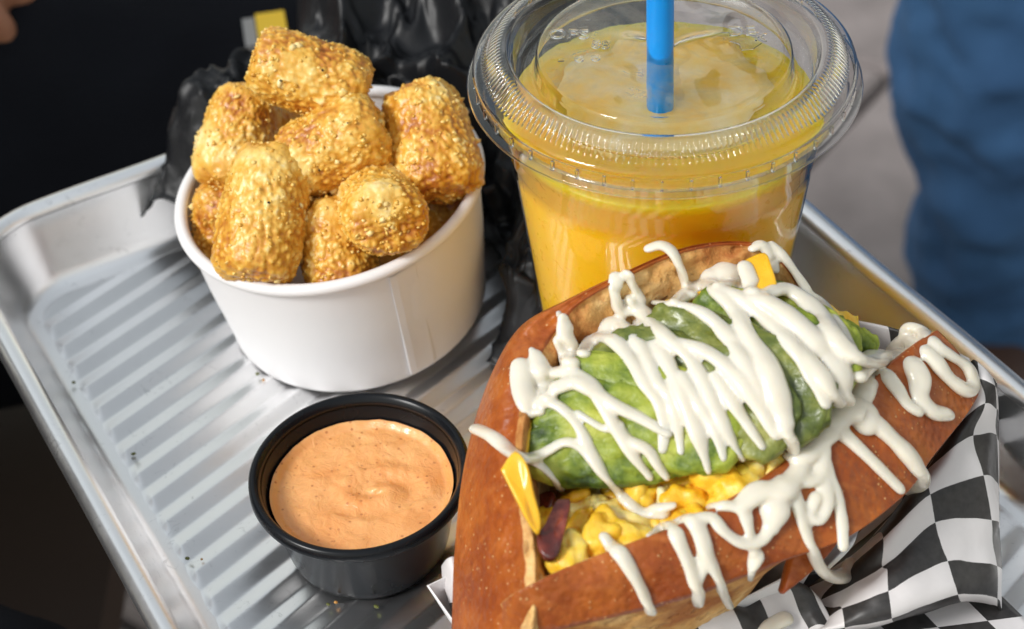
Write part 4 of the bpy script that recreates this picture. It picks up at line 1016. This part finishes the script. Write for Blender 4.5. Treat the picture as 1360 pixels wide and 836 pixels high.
# person in jeans standing to the right
lx = at(1318, 240, -0.38); K = Vector((lx.x, lx.y, 0))
pb = thing('person', (K.x + 0.1, K.y + 0.05, GZ), 'person in faded blue jeans standing on the pavement beyond the right rim', 'person')
side = Vector((0.95, 0.25, 0)).normalized()
def leg(off, dx):
    q = K + off; return [(q.x + dx, q.y, 0.28, .105), (q.x + dx * .8 - .01, q.y, 0.10, .090), (q.x - .012, q.y - .005, -0.10, .072), (q.x - .004, q.y + .005, -0.28, .070), (q.x + .010, q.y + .012, -0.42, .060), (q.x + .022, q.y + .015, -0.535, .052)]
body('jeans', [leg(Vector((0, 0, 0)), 0.05), leg(side * 0.27, -0.05), [(K.x + .07, K.y + .02, 0.30, .11), (K.x + .20, K.y + .05, 0.30, .11)], [(K.x + .08, K.y + .02, 0.36, .115), (K.x + .19, K.y + .05, 0.36, .115)]], DENIM, pb, 0.007, 0.042, 0.060, 3)
T = K + side * 0.135
body('jacket', [[(T.x, T.y, 0.34, .13), (T.x, T.y, 0.55, .14), (T.x, T.y, 0.76, .15), (T.x, T.y, 0.86, .09)], [(T.x - .16, T.y, 0.80, .07), (T.x + .16, T.y, 0.80, .07)], [(T.x - .19, T.y, 0.79, .06), (T.x - .24, T.y + .02, 0.55, .05), (T.x - .22, T.y + .1, 0.36, .042)], [(T.x + .19, T.y, 0.79, .06), (T.x + .24, T.y + .02, 0.55, .05), (T.x + .22, T.y + .1, 0.36, .042)]], BLACKCLOTH, pb, 0.01, 0.02)
body('body', [[(T.x, T.y, 0.84, .055), (T.x, T.y, 0.93, .052)], [(T.x, T.y, 0.99, .075), (T.x, T.y, 1.05, .088), (T.x, T.y, 1.10, .082)], [(T.x, T.y - .09, 1.03, .012), (T.x, T.y - .10, 1.01, .013)]]
     + hand(Vector((T.x - .215, T.y + .12, 0.33)), Vector((0, 0.1, -1)), 1, Vector((0, 1, 0))) + hand(Vector((T.x + .215, T.y + .12, 0.33)), Vector((0, 0.1, -1)), -1, Vector((0, 1, 0))) + [[(T.x, T.y, 0.86, .05), (T.x + q * .17, T.y, 0.80, .04), (T.x + q * .24, T.y + .02, 0.55, .034), (T.x + q * .22, T.y + .1, 0.36, .03), (T.x + q * .215, T.y + .12, 0.33, .026)] for q in (-1, 1)] + [[(T.x, T.y, 0.84, .05), (T.x, T.y, 1.0, .05)]], SKIN, pb, 0.0035, 0, 0, 4)
V, F = lumpv(Vector((T.x, T.y + .015, 1.085)), Vector((1, 0, 0)), Vector((0, 0, 1)), .094, .098, .092, 7, 4, .006, 30); obj('hair', V, F, LEATHER, pb)
for q in (K + Vector((.02, .02, 0)), K + side * 0.27 + Vector((.0, .02, 0))):
    V, F = lumpv(Vector((q.x - .01, q.y - .05, GZ + 0.045)), Vector((-0.25, -1, 0)), Vector((0, 0, 1)), .14, .05, .055, 3, 3, .004, 20); V = [Vector((v.x, v.y, max(v.z, GZ + 0.002))) for v in V]; obj('shoe', V, F, LEATHER, pb)

# small yellow box on the lap behind the bag
yb = at(350, 30, -0.012); yz = thing('yellow_box', (yb.x, yb.y, -0.03), 'small blurred yellow and grey box on the lap behind the black bag', 'box')
obj('box_body', *box((yb.x + 0.003, yb.y, -0.022), (0.012, 0.022, 0.016), 0.15), YELLOW, yz, smooth=False)
obj('box_flap', *box((yb.x - 0.0062, yb.y, -0.023), (0.005, 0.021, 0.014), 0.15), STEEL, yz, smooth=False)
